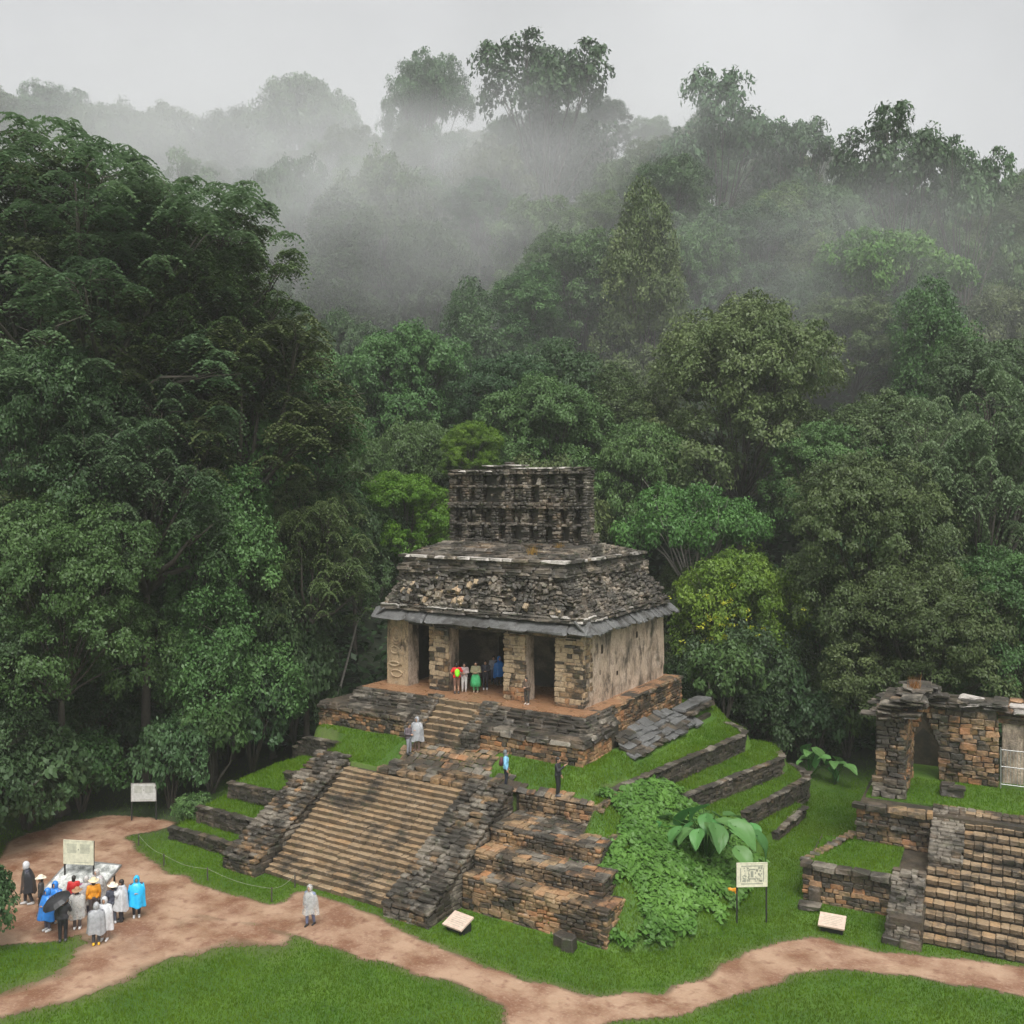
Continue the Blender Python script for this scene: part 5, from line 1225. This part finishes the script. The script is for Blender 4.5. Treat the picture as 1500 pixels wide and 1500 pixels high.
MB().box(c, (2.5, 2.0, .06), R).build('panel', M['map'], t)
fr = MB()
for dx, dy, sx, sy in ((0, 1.02, 2.6, .06), (0, -1.02, 2.6, .06), (1.27, 0, .06, 2.0), (-1.27, 0, .06, 2.0)): fr.box(c+ex*dx+ud*dy, (sx, sy, .1), R)
fr.build('frame', M['iron'], t)
for dx, dy in ((-1.1, -.8), (1.1, -.8), (-1.1, .8), (1.1, .8)): p = c+ex*dx+ud*dy; MB().tube([p-un_*.03, Vector((p.x, p.y, 0))], .04, 8).build('leg', M['black'], t)
def plaque(u, v, w, d, label, yaw):
    c = Vector(at(u, v, 0)); t = thing('stone_plaque', label, 'plaque', c); ex = Vector((math.cos(yaw), math.sin(yaw), 0)); ey = Vector((-math.sin(yaw), math.cos(yaw), 0))
    ud = (ey*.94+ZA*.33).normalized(); R = Matrix((ex, ud, ex.cross(ud))).transposed()
    MB().box(c+ZA*.40, (w, d, .07), R).build('slab', M['plaque'], t); R0 = Matrix((ex, ey, ZA)).transposed()
    MB().box(c+ZA*.17+ey*.05, (w*.85, d*.62, .34), R0).build('base', M['black'], t)
    k = MB()
    for q in range(6): k.box(c+ZA*.40+ex.cross(ud)*.037+ud*d*(.3-.12*q), (w*(.75-.1*(q % 2)), .018, .004), R)
    k.build('print', M['print'], t)
plaque(671, 1364, 1.0, .82, 'pinkish plaque on a low dark stand before the great stairway', -.12); plaque(1219, 1364, 1.0, .75, 'pinkish plaque on a low dark stand before the ruin platform', .1)
rp_ = [(203, 1240), (240, 1270), (304, 1291), (398, 1321), (432, 1300)]
rope = thing('rope_barrier', 'thin pale rope strung on short stakes around the left lawn', 'rope', at(304, 1291, 0)); P = [Vector(at(u, v, 0)) for u, v in rp_]
for p in P: MB().tube([p-ZA*.1, p+ZA*.62], .03, 7).build('stake', M['bark'], rope)
pts = []
for a, b in zip(P[:-1], P[1:]):
    for q in range(8): f = q/8; pts.append(a.lerp(b, f)+ZA*(.57-.16*math.sin(math.pi*f)))
MB().tube(pts+[P[-1]+ZA*.57], .009, 5).build('rope', M['rope'], rope)
M['orange_cloth'] = flat('orange_plastic', (.75, .16, .02), .5); M['amber'] = flat('amber_plastic', (.75, .30, .02), .5); M['white'] = flat('white_cloth', (.7, .7, .7), .6)
c = Vector(at(577, 1327, 0.1)); t = thing('marker_bag', 'small orange and white bundle on the lowest stair beside the balustrade', 'bag', c)
MB().ellipsoid(c+ZA*.16, (.2, .16, .17)).build('bag', M['orange_cloth'], t, True); MB().ellipsoid(c+ZA*.38, (.1, .1, .12)).build('top', M['white'], t, True)
c = Vector(on_mound(1073, 1318)); t = thing('warning_flag', 'small amber flag on a stick beside the cream drawing sign', 'flag', c)
MB().tube([c-ZA*.05, c+ZA*.5], .015, 6).build('stick', M['bark'], t)
q = MB(); 
for i in range(5):
    for j in range(4): q.v.append(tuple(c+ZA*(.5-.09*j)+Vector((math.cos(cam_yaw), math.sin(cam_yaw), 0))*(.09*i-.2)+Vector((0, .05*math.sin(i*1.9+j), 0))))
for i in range(4):
    for j in range(3): k = i*4+j; q.f.append([k, k+1, k+5, k+4])
q.build('cloth', M['amber'], t, True).modifiers.new('thickness', 'SOLIDIFY').thickness = .012
# dry tufts on the roofs
def tuft(loc, n, h, label):
    P = np.array(loc)+rg.normal(0, .12, (n, 3))*np.array([1, 1, .0]); V_, F_ = blades(P-np.array(loc), h*rg.uniform(.5, 1.1, n), np.full(n, .03), None, .6)
    o = link(bpy.data.objects.new('dry_tuft', np_mesh('dry_tuft', V_, F_, M['dry_grass'], attr={'tone': rg.uniform(0, 1, n)}))); o.location = loc; tag(o, label, 'grass tuft')
tuft((CX1-1.9, 44.9, 14.0), 120, .55, 'rusty dry grass tuft growing on the temple roof edge'); tuft(RW(-1.0, 9.4, 8.0), 80, .7, 'rusty dry grass tuft on top of the broken vault'); tuft((CX1-1.2, 46.6, 14.25), 80, .4, 'small dry grass tuft in front of the roof comb')
# ------------------------------------------------------------------ people
CLO = {}
def cloth(name, c, rough=.7):
    if name not in CLO: CLO[name] = flat(name, c, rough)
    return CLO[name]
def plastic(name, c, alpha):
    if name not in CLO:
        m, t, b = new_mat(name); b.inputs['Base Color'].default_value = (*c, 1); b.inputs['Roughness'].default_value = .28
        tr = N(t, 'ShaderNodeBsdfTransparent'); mx = N(t, 'ShaderNodeMixShader')
        t.links.new(ramp(t, pos_noise(t, 6, 3), .35, .65, alpha-.12, alpha+.12), mx.inputs[0]); t.links.new(tr.outputs[0], mx.inputs[1]); t.links.new(b.outputs[0], mx.inputs[2])
        t.links.new(mx.outputs[0], t.nodes['Material Output'].inputs[0]); CLO[name] = m
    return CLO[name]
SKIN = [flat('skin_a', (.42, .24, .16), .55), flat('skin_b', (.33, .18, .11), .55), flat('skin_c', (.50, .31, .22), .55)]
HAIR = flat('dark_hair', (.018, .013, .010), .5); STRAW = flat('straw', (.62, .52, .34), .8); TINT = {'white': (.66, .67, .69), 'smoke': (.42, .43, .45), 'cyan': (.02, .42, .78), 'blue': (.03, .20, .60), 'clear': (.60, .59, .57), 'black': (.03, .03, .035)}
def skin_up(o, vox, dec=.5):
    m = o.modifiers.new('one_surface', 'REMESH'); m.mode = 'VOXEL'; m.voxel_size = vox; m.use_smooth_shade = True
    sm = o.modifiers.new('soften', 'SMOOTH'); sm.factor = .5; sm.iterations = 2
    d = o.modifiers.new('lighten', 'DECIMATE'); d.ratio = dec; return o
def person(u, v, z, face, label, top=(.3, .3, .3), legs=(.05, .05, .06), shoes=(.05, .05, .05), arms='down', poncho=None, hood=True, hat=None, hair=True, h=1.66, skirt=None, pack=None, bare=False, walk=0., lean=0., skin=0, group=None, short=False, umbrella=False, at_=None):
    loc = at_ or at(u, v, z); k = h/1.7
    t = bpy.data.objects.new('person', None); t.location = loc; t.rotation_euler = (0, 0, cam_yaw+math.radians(face)); t.scale = (k, k, k); t.empty_display_size = .3; COL.objects.link(t); tag(t, label, 'person', group)
    V = Vector; lz = lean
    hipz, sh = .90, V((0, lz*.25, 1.40)); hd = V((0, .02+lz*.34, 1.565))
    hip = [V((-.09, 0, hipz)), V((.09, 0, hipz))]; ank = [V((-.10, -walk, .09)), V((.10, walk, .09))]; kn = [V((-.10, -walk*.3+.03, .49)), V((.10, walk*.6+.04, .49))]
    so = [V((-.185, sh.y, 1.37)), V((.185, sh.y, 1.37))]; A = {'down': (V((.245, -.01+sh.y, 1.10)), V((.25, .07+sh.y, .86))), 'fold': (V((.25, .02+sh.y, 1.12)), V((.06, .20+sh.y, 1.10))), 'phone': (V((.26, .10+sh.y, 1.14)), V((.12, .33+sh.y, 1.36))), 'hips': (V((.33, -.04+sh.y, 1.14)), V((.17, .08+sh.y, .98)))}
    el, wr = [], []
    for i, sgn in enumerate((-1, 1)):
        a = arms if isinstance(arms, str) else arms[i]; e, w = A[a]; el.append(V((e.x*sgn, e.y, e.z))); wr.append(V((w.x*sgn, w.y, w.z)))
    b = MB()
    b.ellipsoid(hd, (.078, .096, .118)); b.ellipsoid(hd+V((0, .092, -.012)), (.014, .02, .024), 8, 6); b.ellipsoid(hd+V((0, .075, -.065)), (.03, .02, .012), 8, 6); b.ellipsoid(hd+V((0, .06, -.09)), (.035, .03, .025), 8, 6)
    for sgn in (-1, 1): b.ellipsoid(hd+V((.08*sgn, -.01, -.01)), (.014, .022, .034), 8, 6); b.ellipsoid(hd+V((.032*sgn, .086, .012)), (.014, .01, .009), 8, 5)
    b.capsule(hd-V((0, .02, .08)), sh+V((0, -.01, 0)), .055, .065); b.ellipsoid((0, sh.y*.8, 1.24), (.165, .11, .20)); b.ellipsoid((0, sh.y*.4, 1.04), (.135, .10, .16)); b.ellipsoid((0, 0, .92), (.16, .115, .12))
    for i, sgn in enumerate((-1, 1)):
        b.capsule(V((0, sh.y, 1.37)), so[i], .075, .062); b.capsule(so[i], el[i], .055, .042); b.capsule(el[i], wr[i], .041, .028)
        d = (wr[i]-el[i]).normalized(); pc = wr[i]+d*.055; side = d.cross(V((0, 0, 1))).normalized() if abs(d.z) < .9 else V((0, 1, 0)); b.capsule(wr[i], pc, .028, .036)
        for q in range(4):
            f0 = pc+d*.02+side*(.022*(q-1.5)); f1 = f0+d*(.045+.008*(1-abs(q-1.4)))+V((0, .012, 0)); f2 = f1+d*.025+V((-sgn*.012, .018, -.008)); b.capsule(f0, f1, .0105, .0095, 6); b.capsule(f1, f2, .0095, .008, 6)
        b.capsule(pc-d*.03+side*.03, pc+side*.062+d*.015, .012, .010, 6)
        b.capsule(hip[i], kn[i], .085, .058); b.capsule(kn[i], ank[i], .055, .040); b.capsule(ank[i]-V((0, .03, .045)), ank[i]+V((0, .13, -.055)), .042, .034)
    skin_up(b.build('body', SKIN[skin], t, True, False), .0135, .4)
    c = MB(); c.ellipsoid((0, sh.y*.8, 1.23), (.195, .138, .22)); c.ellipsoid((0, sh.y*.4, 1.04), (.165, .128, .2)); c.capsule((-.1, 0, .93), (.1, 0, .93), .12, .12)
    for i in (0, 1):
        c.capsule(V((0, sh.y, 1.36)), so[i], .09, .082); c.capsule(so[i], el[i] if not short else so[i].lerp(el[i], .7), .078, .066)
        if not short: c.capsule(el[i], wr[i]-(wr[i]-el[i])*.06, .062, .045)
    tm = cloth('top_%02d%02d%02d' % tuple(int(q*99) for q in top), top); skin_up(c.build('shirt', tm, t, True, False), .022, .5)
    c = MB(); lm = cloth('legs_%02d%02d%02d' % tuple(int(q*99) for q in legs), legs); c.ellipsoid((0, 0, .91), (.178, .132, .13))
    for i in (0, 1):
        c.capsule(hip[i], kn[i], .108, .078)
        if not bare: c.capsule(kn[i], ank[i]+V((0, 0, .05)), .076, .062)
    skin_up(c.build('trousers' if not bare else 'shorts', lm, t, True, False), .022, .5)
    if skirt:
        q = MB(); n = 18
        for j, (zz, r) in enumerate(((1.0, .16), (.85, .22), (.6, .27), (.34, .30))):
            for e in range(n): a = 6.283*e/n; rr = r*(1+.08*math.sin(5*a+j)); q.v.append((rr*math.cos(a), rr*.85*math.sin(a), zz))
        for j in range(3):
            for e in range(n): q.f.append([j*n+e, j*n+(e+1) % n, (j+1)*n+(e+1) % n, (j+1)*n+e])
        o = q.build('skirt', cloth('skirt_%02d%02d' % (int(skirt[0]*99), int(skirt[1]*99)), skirt), t, True, False); o.modifiers.new('thick', 'SOLIDIFY').thickness = .012
    smt = cloth('shoe_%02d%02d%02d' % tuple(int(q*99) for q in shoes), shoes, .5)
    for i in (0, 1):
        q = MB(); q.capsule(ank[i]-V((0, .04, .05)), ank[i]+V((0, .15, -.055)), .055, .045); q.capsule(ank[i]-V((0, .01, .03)), ank[i]+V((0, 0, .04)), .05, .052); skin_up(q.build('shoe', smt, t, True, False), .016, .5)
    if hair and not (poncho and hood): q = MB(); q.ellipsoid(hd+V((0, -.018, .025)), (.09, .105, .115)); q.ellipsoid(hd+V((0, -.05, -.05)), (.078, .07, .10)); q.build('hair', HAIR, t, True, False)
    if hat:
        hm = STRAW if hat == 'straw' else cloth('hat_'+hat, {'brown': (.34, .19, .10), 'cream': (.72, .66, .52), 'cap': (.45, .03, .03)}[hat])
        q = MB(); n = 20
        prof = [(.215, .065), (.205, .075), (.12, .082), (.108, .10), (.098, .17), (.07, .195), (.005, .19)] if hat != 'cap' else [(.103, .045), (.103, .08), (.09, .13), (.05, .155), (.005, .16)]
        for r, zz in prof:
            for e in range(n): a = 6.283*e/n; q.v.append((hd.x+r*math.cos(a), hd.y-.01+r*1.08*math.sin(a), hd.z-.02+zz+.02*math.cos(2*a)*(r > .15)))
        for j in range(len(prof)-1):
            for e in range(n): q.f.append([j*n+e, j*n+(e+1) % n, (j+1)*n+(e+1) % n, (j+1)*n+e])
        if hat == 'cap': q.box(hd+V((0, .14, .035)), (.13, .12, .012))
        o = q.build('hat', hm, t, True, False); o.modifiers.new('thick', 'SOLIDIFY').thickness = .008
    if poncho:
        pm = cloth('poncho_'+poncho, TINT[poncho], .32) if poncho in ('cyan', 'blue', 'black') else plastic('poncho_'+poncho, TINT[poncho], {'white': .68, 'smoke': .6, 'clear': .42}[poncho])
        q = MB(); n = 32; ph = rnd.uniform(0, 6); rows = ((1.47, .075, .085), (1.43, .15, .12), (1.38, .245, .15), (1.28, .30, .19), (1.12, .335, .235), (.95, .34, .25), (.78, .345, .262), (.62, .36, .28), (.50, .37, .29))
        for j, (zz, rx, ry) in enumerate(rows):
            f = j/len(rows); fy = sh.y*max(0, (zz-.9)/.5)
            for e in range(n):
                a = 6.283*e/n; w = 1+f*(.10*math.sin(6*a+ph)+.06*math.sin(11*a+2*ph+j*.3)+.04*math.sin(3*a+j*.5)); fr = .10*f if (math.sin(a) > 0 and arms != 'down') else 0
                q.v.append((rx*w*math.cos(a), fy+(ry+fr)*w*math.sin(a), zz-.05*f*math.sin(2*a+ph)-.04*f*math.sin(5*a)))
        for j in range(len(rows)-1):
            for e in range(n): q.f.append([j*n+e, j*n+(e+1) % n, (j+1)*n+(e+1) % n, (j+1)*n+e])
        o = q.build('poncho', pm, t, True, False); o.modifiers.new('thick', 'SOLIDIFY').thickness = .006
        sub = o.modifiers.new('sub', 'SUBSURF'); sub.levels = 1; sub.render_levels = 1
        if arms != 'down':
            for i in (0, 1): q = MB(); q.tube([so[i], el[i], wr[i]], [.11, .115, .10], 10, False); q.build('sleeve', pm, t, True, False).modifiers.new('thick', 'SOLIDIFY').thickness = .006
        if hood:
            q = MB(); n = 16; m_ = 8
            for j in range(m_+1):
                p = math.pi*(.02+.80*j/m_)       # cap opening towards the face
                for e in range(n):
                    a = 6.283*e/n; dx = math.sin(p)*math.cos(a); dz = math.sin(p)*math.sin(a); dy = -math.cos(p)
                    q.v.append((hd.x+.122*dx, hd.y-.005+.135*dy+.0, hd.z+.02+.155*dz*(1.1 if dz > 0 else 1.35)))
            for j in range(m_):
                for e in range(n): q.f.append([j*n+e, j*n+(e+1) % n, (j+1)*n+(e+1) % n, (j+1)*n+e])
            q.build('hood', pm, t, True, False).modifiers.new('thick', 'SOLIDIFY').thickness = .006
    if pack: q = MB(); q.ellipsoid((0, -.20+sh.y, 1.17), (.15, .10, .23)); q.ellipsoid((0, -.27+sh.y, 1.08), (.11, .06, .12)); skin_up(q.build('backpack', cloth('pack_%02d%02d' % (int(pack[0]*99), int(pack[1]*99)), pack), t, True, False), .02, .6)
    return t
V3 = Vector
DOORY = 43.75
def in_door(u, v): k = (u-CX)/F; return None
person(669, 1016, FZ, 12, 'person in red shirt with lime green backpack in the central doorway', (.62, .02, .02), (.22, .12, .09), (.05, .04, .04), 'hips', hair=True, hat=None, bare=True, short=True, h=1.72, pack=(.25, .80, .02))
person(680, 1013, FZ, 180, 'person in pinkish top and white trousers in the central doorway', (.42, .33, .33), (.68, .66, .66), (.5, .4, .35), 'fold', h=1.62, bare=False)
person(697, 1014, FZ, 175, 'person in olive top and long green wrap in the central doorway', (.28, .26, .16), (.12, .45, .20), (.4, .3, .22), 'fold', skirt=(.06, .42, .16), h=1.74)
person(711, 1010, FZ, 180, 'person in dark clothes with white shoes in the central doorway', (.045, .045, .06), (.03, .03, .04), (.7, .7, .7), 'fold', h=1.66)
person(723, 1002, FZ, 185, 'person in grey raincoat deep in the central doorway', (.30, .30, .34), (.10, .10, .14), (.1, .1, .1), 'fold', h=1.66)
person(731, 1003, FZ, 200, 'person in blue hooded poncho half hidden by a doorway pier', (.05, .05, .07), (.05, .05, .06), (.1, .1, .1), 'down', h=1.62, poncho='blue')
person(772, 1032, FZ, 150, 'person in dark clothes leaning on the pier by the right doorway', (.10, .07, .05), (.05, .045, .04), (.5, .42, .36), 'fold', h=1.45, lean=.3)
LZ = float(mound_z(np.array([-29.]), np.array([39.]))[0])
def stand(u, v, **k):
    z = 4.
    for _ in range(14): p = at(u, v, z); z = .5*z+.5*(float(mound_z(np.array([p[0]]), np.array([p[1]]))[0])+.07)
    return at(u, v, z)
person(0, 0, 0, 230, 'person in dark jacket and grey trousers on the paved landing', (.10, .08, .09), (.24, .25, .28), (.04, .04, .04), 'fold', h=1.62, at_=stand(599, 1105), pack=(.16, .16, .19))
person(0, 0, 0, 160, 'hooded person in pale grey raincoat on the paved landing', (.35, .35, .37), (.20, .13, .10), (.16, .1, .08), 'fold', 'smoke', h=1.70, at_=stand(611, 1099))
person(0, 0, 0, 265, 'person in light blue jacket and grey headscarf at the terrace edge', (.22, .50, .72), (.015, .018, .03), (.06, .05, .05), 'down', h=1.74, at_=stand(741, 1153), pack=(.10, .03, .04))
hs = [o for o in COL.objects if o.get('label', '').startswith('person in light blue')][0]
q = MB(); q.ellipsoid((0, -.02, 1.585), (.105, .115, .13)); q.ellipsoid((0, 0, 1.45), (.13, .11, .09)); q.build('headscarf', cloth('scarf', (.13, .15, .16)), hs, True, False)
person(0, 0, 0, 250, 'person all in black holding up a phone at the terrace edge', (.018, .018, .022), (.012, .012, .015), (.08, .08, .09), ('down', 'phone'), h=1.78, at_=stand(817, 1166))
person(455, 1355, 0, 160, 'person in clear rain poncho over blue-grey clothes walking on the path', (.17, .20, .30), (.15, .17, .27), (.02, .02, .02), 'down', 'clear', h=1.62, walk=.12, lean=.15)
G = 'tourists in rain ponchos gathered at the site map'
person(200, 1343, 0, 200, 'person in vivid cyan hooded poncho at the edge of the tour group', (.05, .05, .07), (.02, .02, .03), (.6, .6, .6), 'fold', 'cyan', h=1.66, group=G)
person(178, 1349, 0, 100, 'bareheaded dark-haired person in pale poncho photographing beside the tour group', (.3, .3, .3), (.04, .04, .05), (.03, .03, .03), 'phone', 'white', hood=False, h=1.70, group=G)
person(153, 1377, 0, 185, 'hooded person in long white poncho with white shoes facing out of the group', (.5, .5, .5), (.30, .20, .15), (.75, .75, .75), 'fold', 'white', h=1.66, group=G)
person(141, 1384, 0, 20, 'person in smoke grey poncho wearing yellow boots', (.2, .2, .22), (.06, .06, .07), (.75, .42, .02), 'fold', 'smoke', h=1.6, group=G)
person(165, 1353, 0, 40, 'person in navy jacket and white sun hat in the tour group', (.05, .055, .08), (.08, .09, .12), (.5, .5, .5), 'fold', hat='cream', h=1.64, group=G)
person(137, 1346, 0, 30, 'person in orange shirt and straw hat in the tour group', (.75, .30, .02), (.10, .08, .08), (.3, .3, .3), 'down', hat='straw', h=1.66, group=G)
person(113, 1361, 0, 10, 'person in clear cream poncho and brown hat in the tour group', (.55, .50, .44), (.10, .08, .08), (.7, .7, .7), 'fold', 'clear', hood=False, hat='brown', h=1.64, group=G)
person(145, 1330, 0, 160, 'hooded person in clear lilac-grey poncho leaning over the map board', (.42, .36, .38), (.15, .13, .14), (.2, .2, .2), 'fold', 'clear', h=1.66, lean=.35, group=G)
person(126, 1341, 0, 20, 'person in plum shirt under a clear hooded poncho in the tour group', (.20, .04, .10), (.06, .05, .07), (.2, .2, .2), 'down', 'clear', h=1.6, group=G)
person(108, 1338, 0, 10, 'person in red shirt close against the map board', (.50, .02, .02), (.06, .05, .07), (.2, .2, .2), 'down', h=1.58, group=G)
person(70, 1363, 0, 150, 'hooded person in blue poncho with white shoes beside the black umbrella', (.1, .15, .3), (.10, .10, .14), (.75, .75, .75), 'fold', 'blue', h=1.66, group=G)
person(81, 1351, 0, 170, 'hooded person in blue poncho squeezed between the map board and the umbrella', (.1, .15, .3), (.10, .10, .14), (.3, .3, .3), 'fold', 'blue', h=1.64, group=G)
person(92, 1379, 0, 20, 'person in black clothes holding the open black umbrella', (.03, .03, .035), (.012, .012, .015), (.05, .05, .05), ('down', 'phone'), h=1.70, group=G)
person(42, 1324, 0, 120, 'hooded walker in long black cape and pale hood arriving past the map board', (.04, .04, .06), (.05, .05, .06), (.55, .55, .55), 'down', 'black', h=1.78, walk=.12, lean=.25)
person(60, 1340, 0, 110, 'person in dark clothes with a cream sun hat behind the blue ponchos', (.05, .045, .045), (.05, .05, .05), (.1, .1, .1), 'down', hat='cream', h=1.62)
hdm = [o for o in COL.objects if o.get('label', '').startswith('hooded walker')][0]
for o in hdm.children:
    if o.name.startswith('hood'): o.material_slots[0].link = 'OBJECT'; o.material_slots[0].material = plastic('poncho_white', TINT['white'], .82)
# black umbrella held low over the blue ponchos
uc = Vector(at(92, 1379, 0)); t = thing('umbrella', 'open black umbrella tilted over the left of the tour group', 'umbrella', uc)
ax = Vector((math.cos(cam_yaw), math.sin(cam_yaw), 0)); tp = uc+ZA*1.72-ax*.35; dn = (ZA*.86-ax*.42+Vector((.2, -.2, 0))).normalized(); e1 = dn.orthogonal().normalized(); e2 = dn.cross(e1)
q = MB(); n = 16
for j in range(6):
    f = j/5; r = .56*math.sin(f*1.35)/math.sin(1.35); d_ = .24*(1-math.cos(f*1.35))/(1-math.cos(1.35))
    for e in range(n): a = 6.283*e/n; rr = r*(1 if e % 2 == 0 else .965); q.v.append(tuple(tp-dn*d_*(1 if e % 2 == 0 else .94)+(e1*math.cos(a)+e2*math.sin(a))*max(rr, .004)))
for j in range(5):
    for e in range(n): q.f.append([j*n+e, j*n+(e+1) % n, (j+1)*n+(e+1) % n, (j+1)*n+e])
q.build('canopy', M['black'], t).modifiers.new('thick', 'SOLIDIFY').thickness = .006
MB().tube([tp+dn*.06, tp-dn*.75], .008, 6).build('shaft', M['iron'], t)

# ------------------------------------------------------------------ haze and drifting mist
def vol_mat(name, dens, col=(.93, .94, .96), cloud=False, aniso=.1, nscale=2.):
    m = bpy.data.materials.new(name); m.use_nodes = True; t = m.node_tree; t.nodes.clear()
    out = N(t, 'ShaderNodeOutputMaterial'); pv = N(t, 'ShaderNodeVolumePrincipled'); pv.inputs['Color'].default_value = (*col, 1)
    pv.inputs['Density'].default_value = dens; pv.inputs['Anisotropy'].default_value = aniso
    if cloud:
        tc = N(t, 'ShaderNodeTexCoord'); ln = N(t, 'ShaderNodeVectorMath'); ln.operation = 'LENGTH'; t.links.new(tc.outputs['Object'], ln.inputs[0])
        no = N(t, 'ShaderNodeTexNoise'); no.inputs['Scale'].default_value = nscale; no.inputs['Detail'].default_value = 3; t.links.new(tc.outputs['Object'], no.inputs['Vector'])
        f = math_(t, 'MULTIPLY', ramp(t, ln.outputs['Value'], .15, .98, 1, 0), ramp(t, no.outputs[0], .33, .68, .05, 1))
        t.links.new(math_(t, 'MULTIPLY', f, dens), pv.inputs['Density'])
    t.links.new(pv.outputs[0], out.inputs['Volume']); return m
MB().b2(-2700, 2700, -1700, 2700, -1.6, 112).build('haze', vol_mat('haze', .00045))['kind'] = 'stuff'
def mist(u, v, Y, rx, ry, rz, d, seed, label):
    q = MB().ellipsoid((0, 0, 0), (1, 1, 1), 24, 14); o = q.build('mist_cloud', vol_mat('mist', d, cloud=True, nscale=1.6+.3*(seed % 3)))
    o.location = atY(u, v, Y); o.scale = (rx, ry, rz); o.rotation_euler = (0, 0, math.atan2(SN, CS)); tag(o, label, 'mist', 'mist drifting over the hillside', 'stuff')
mist(470, 300, 108, 34, 16, 15, .05, 1, 'thick white mist drifting in the hollow beyond the giant spreading tree')
mist(640, 250, 132, 34, 13, 18, .05, 2, 'mist veil rising below the round-headed ridge tree')
mist(180, 230, 150, 60, 22, 28, .05, 3, 'mist bank hiding the far left ridge')
mist(760, 250, 175, 105, 38, 50, .024, 8, 'broad pale mist over the whole upper hillside')
mist(960, 540, 100, 56, 10, 26, .018, 9, 'faint rain haze in front of the middle hillside')
mist(640, 400, 116, 46, 11, 17, .032, 10, 'pale mist lying on the middle slope uphill of the lime green tree')
mist(1300, 420, 104, 36, 9, 20, .018, 11, 'soft mist around the flat-topped bright tree')
mist(930, 200, 128, 34, 12, 12, .035, 4, 'thin mist wisp across the arched ridge tree')
mist(1230, 330, 108, 30, 9, 12, .028, 5, 'thin mist wisp above the flat-topped bright tree')
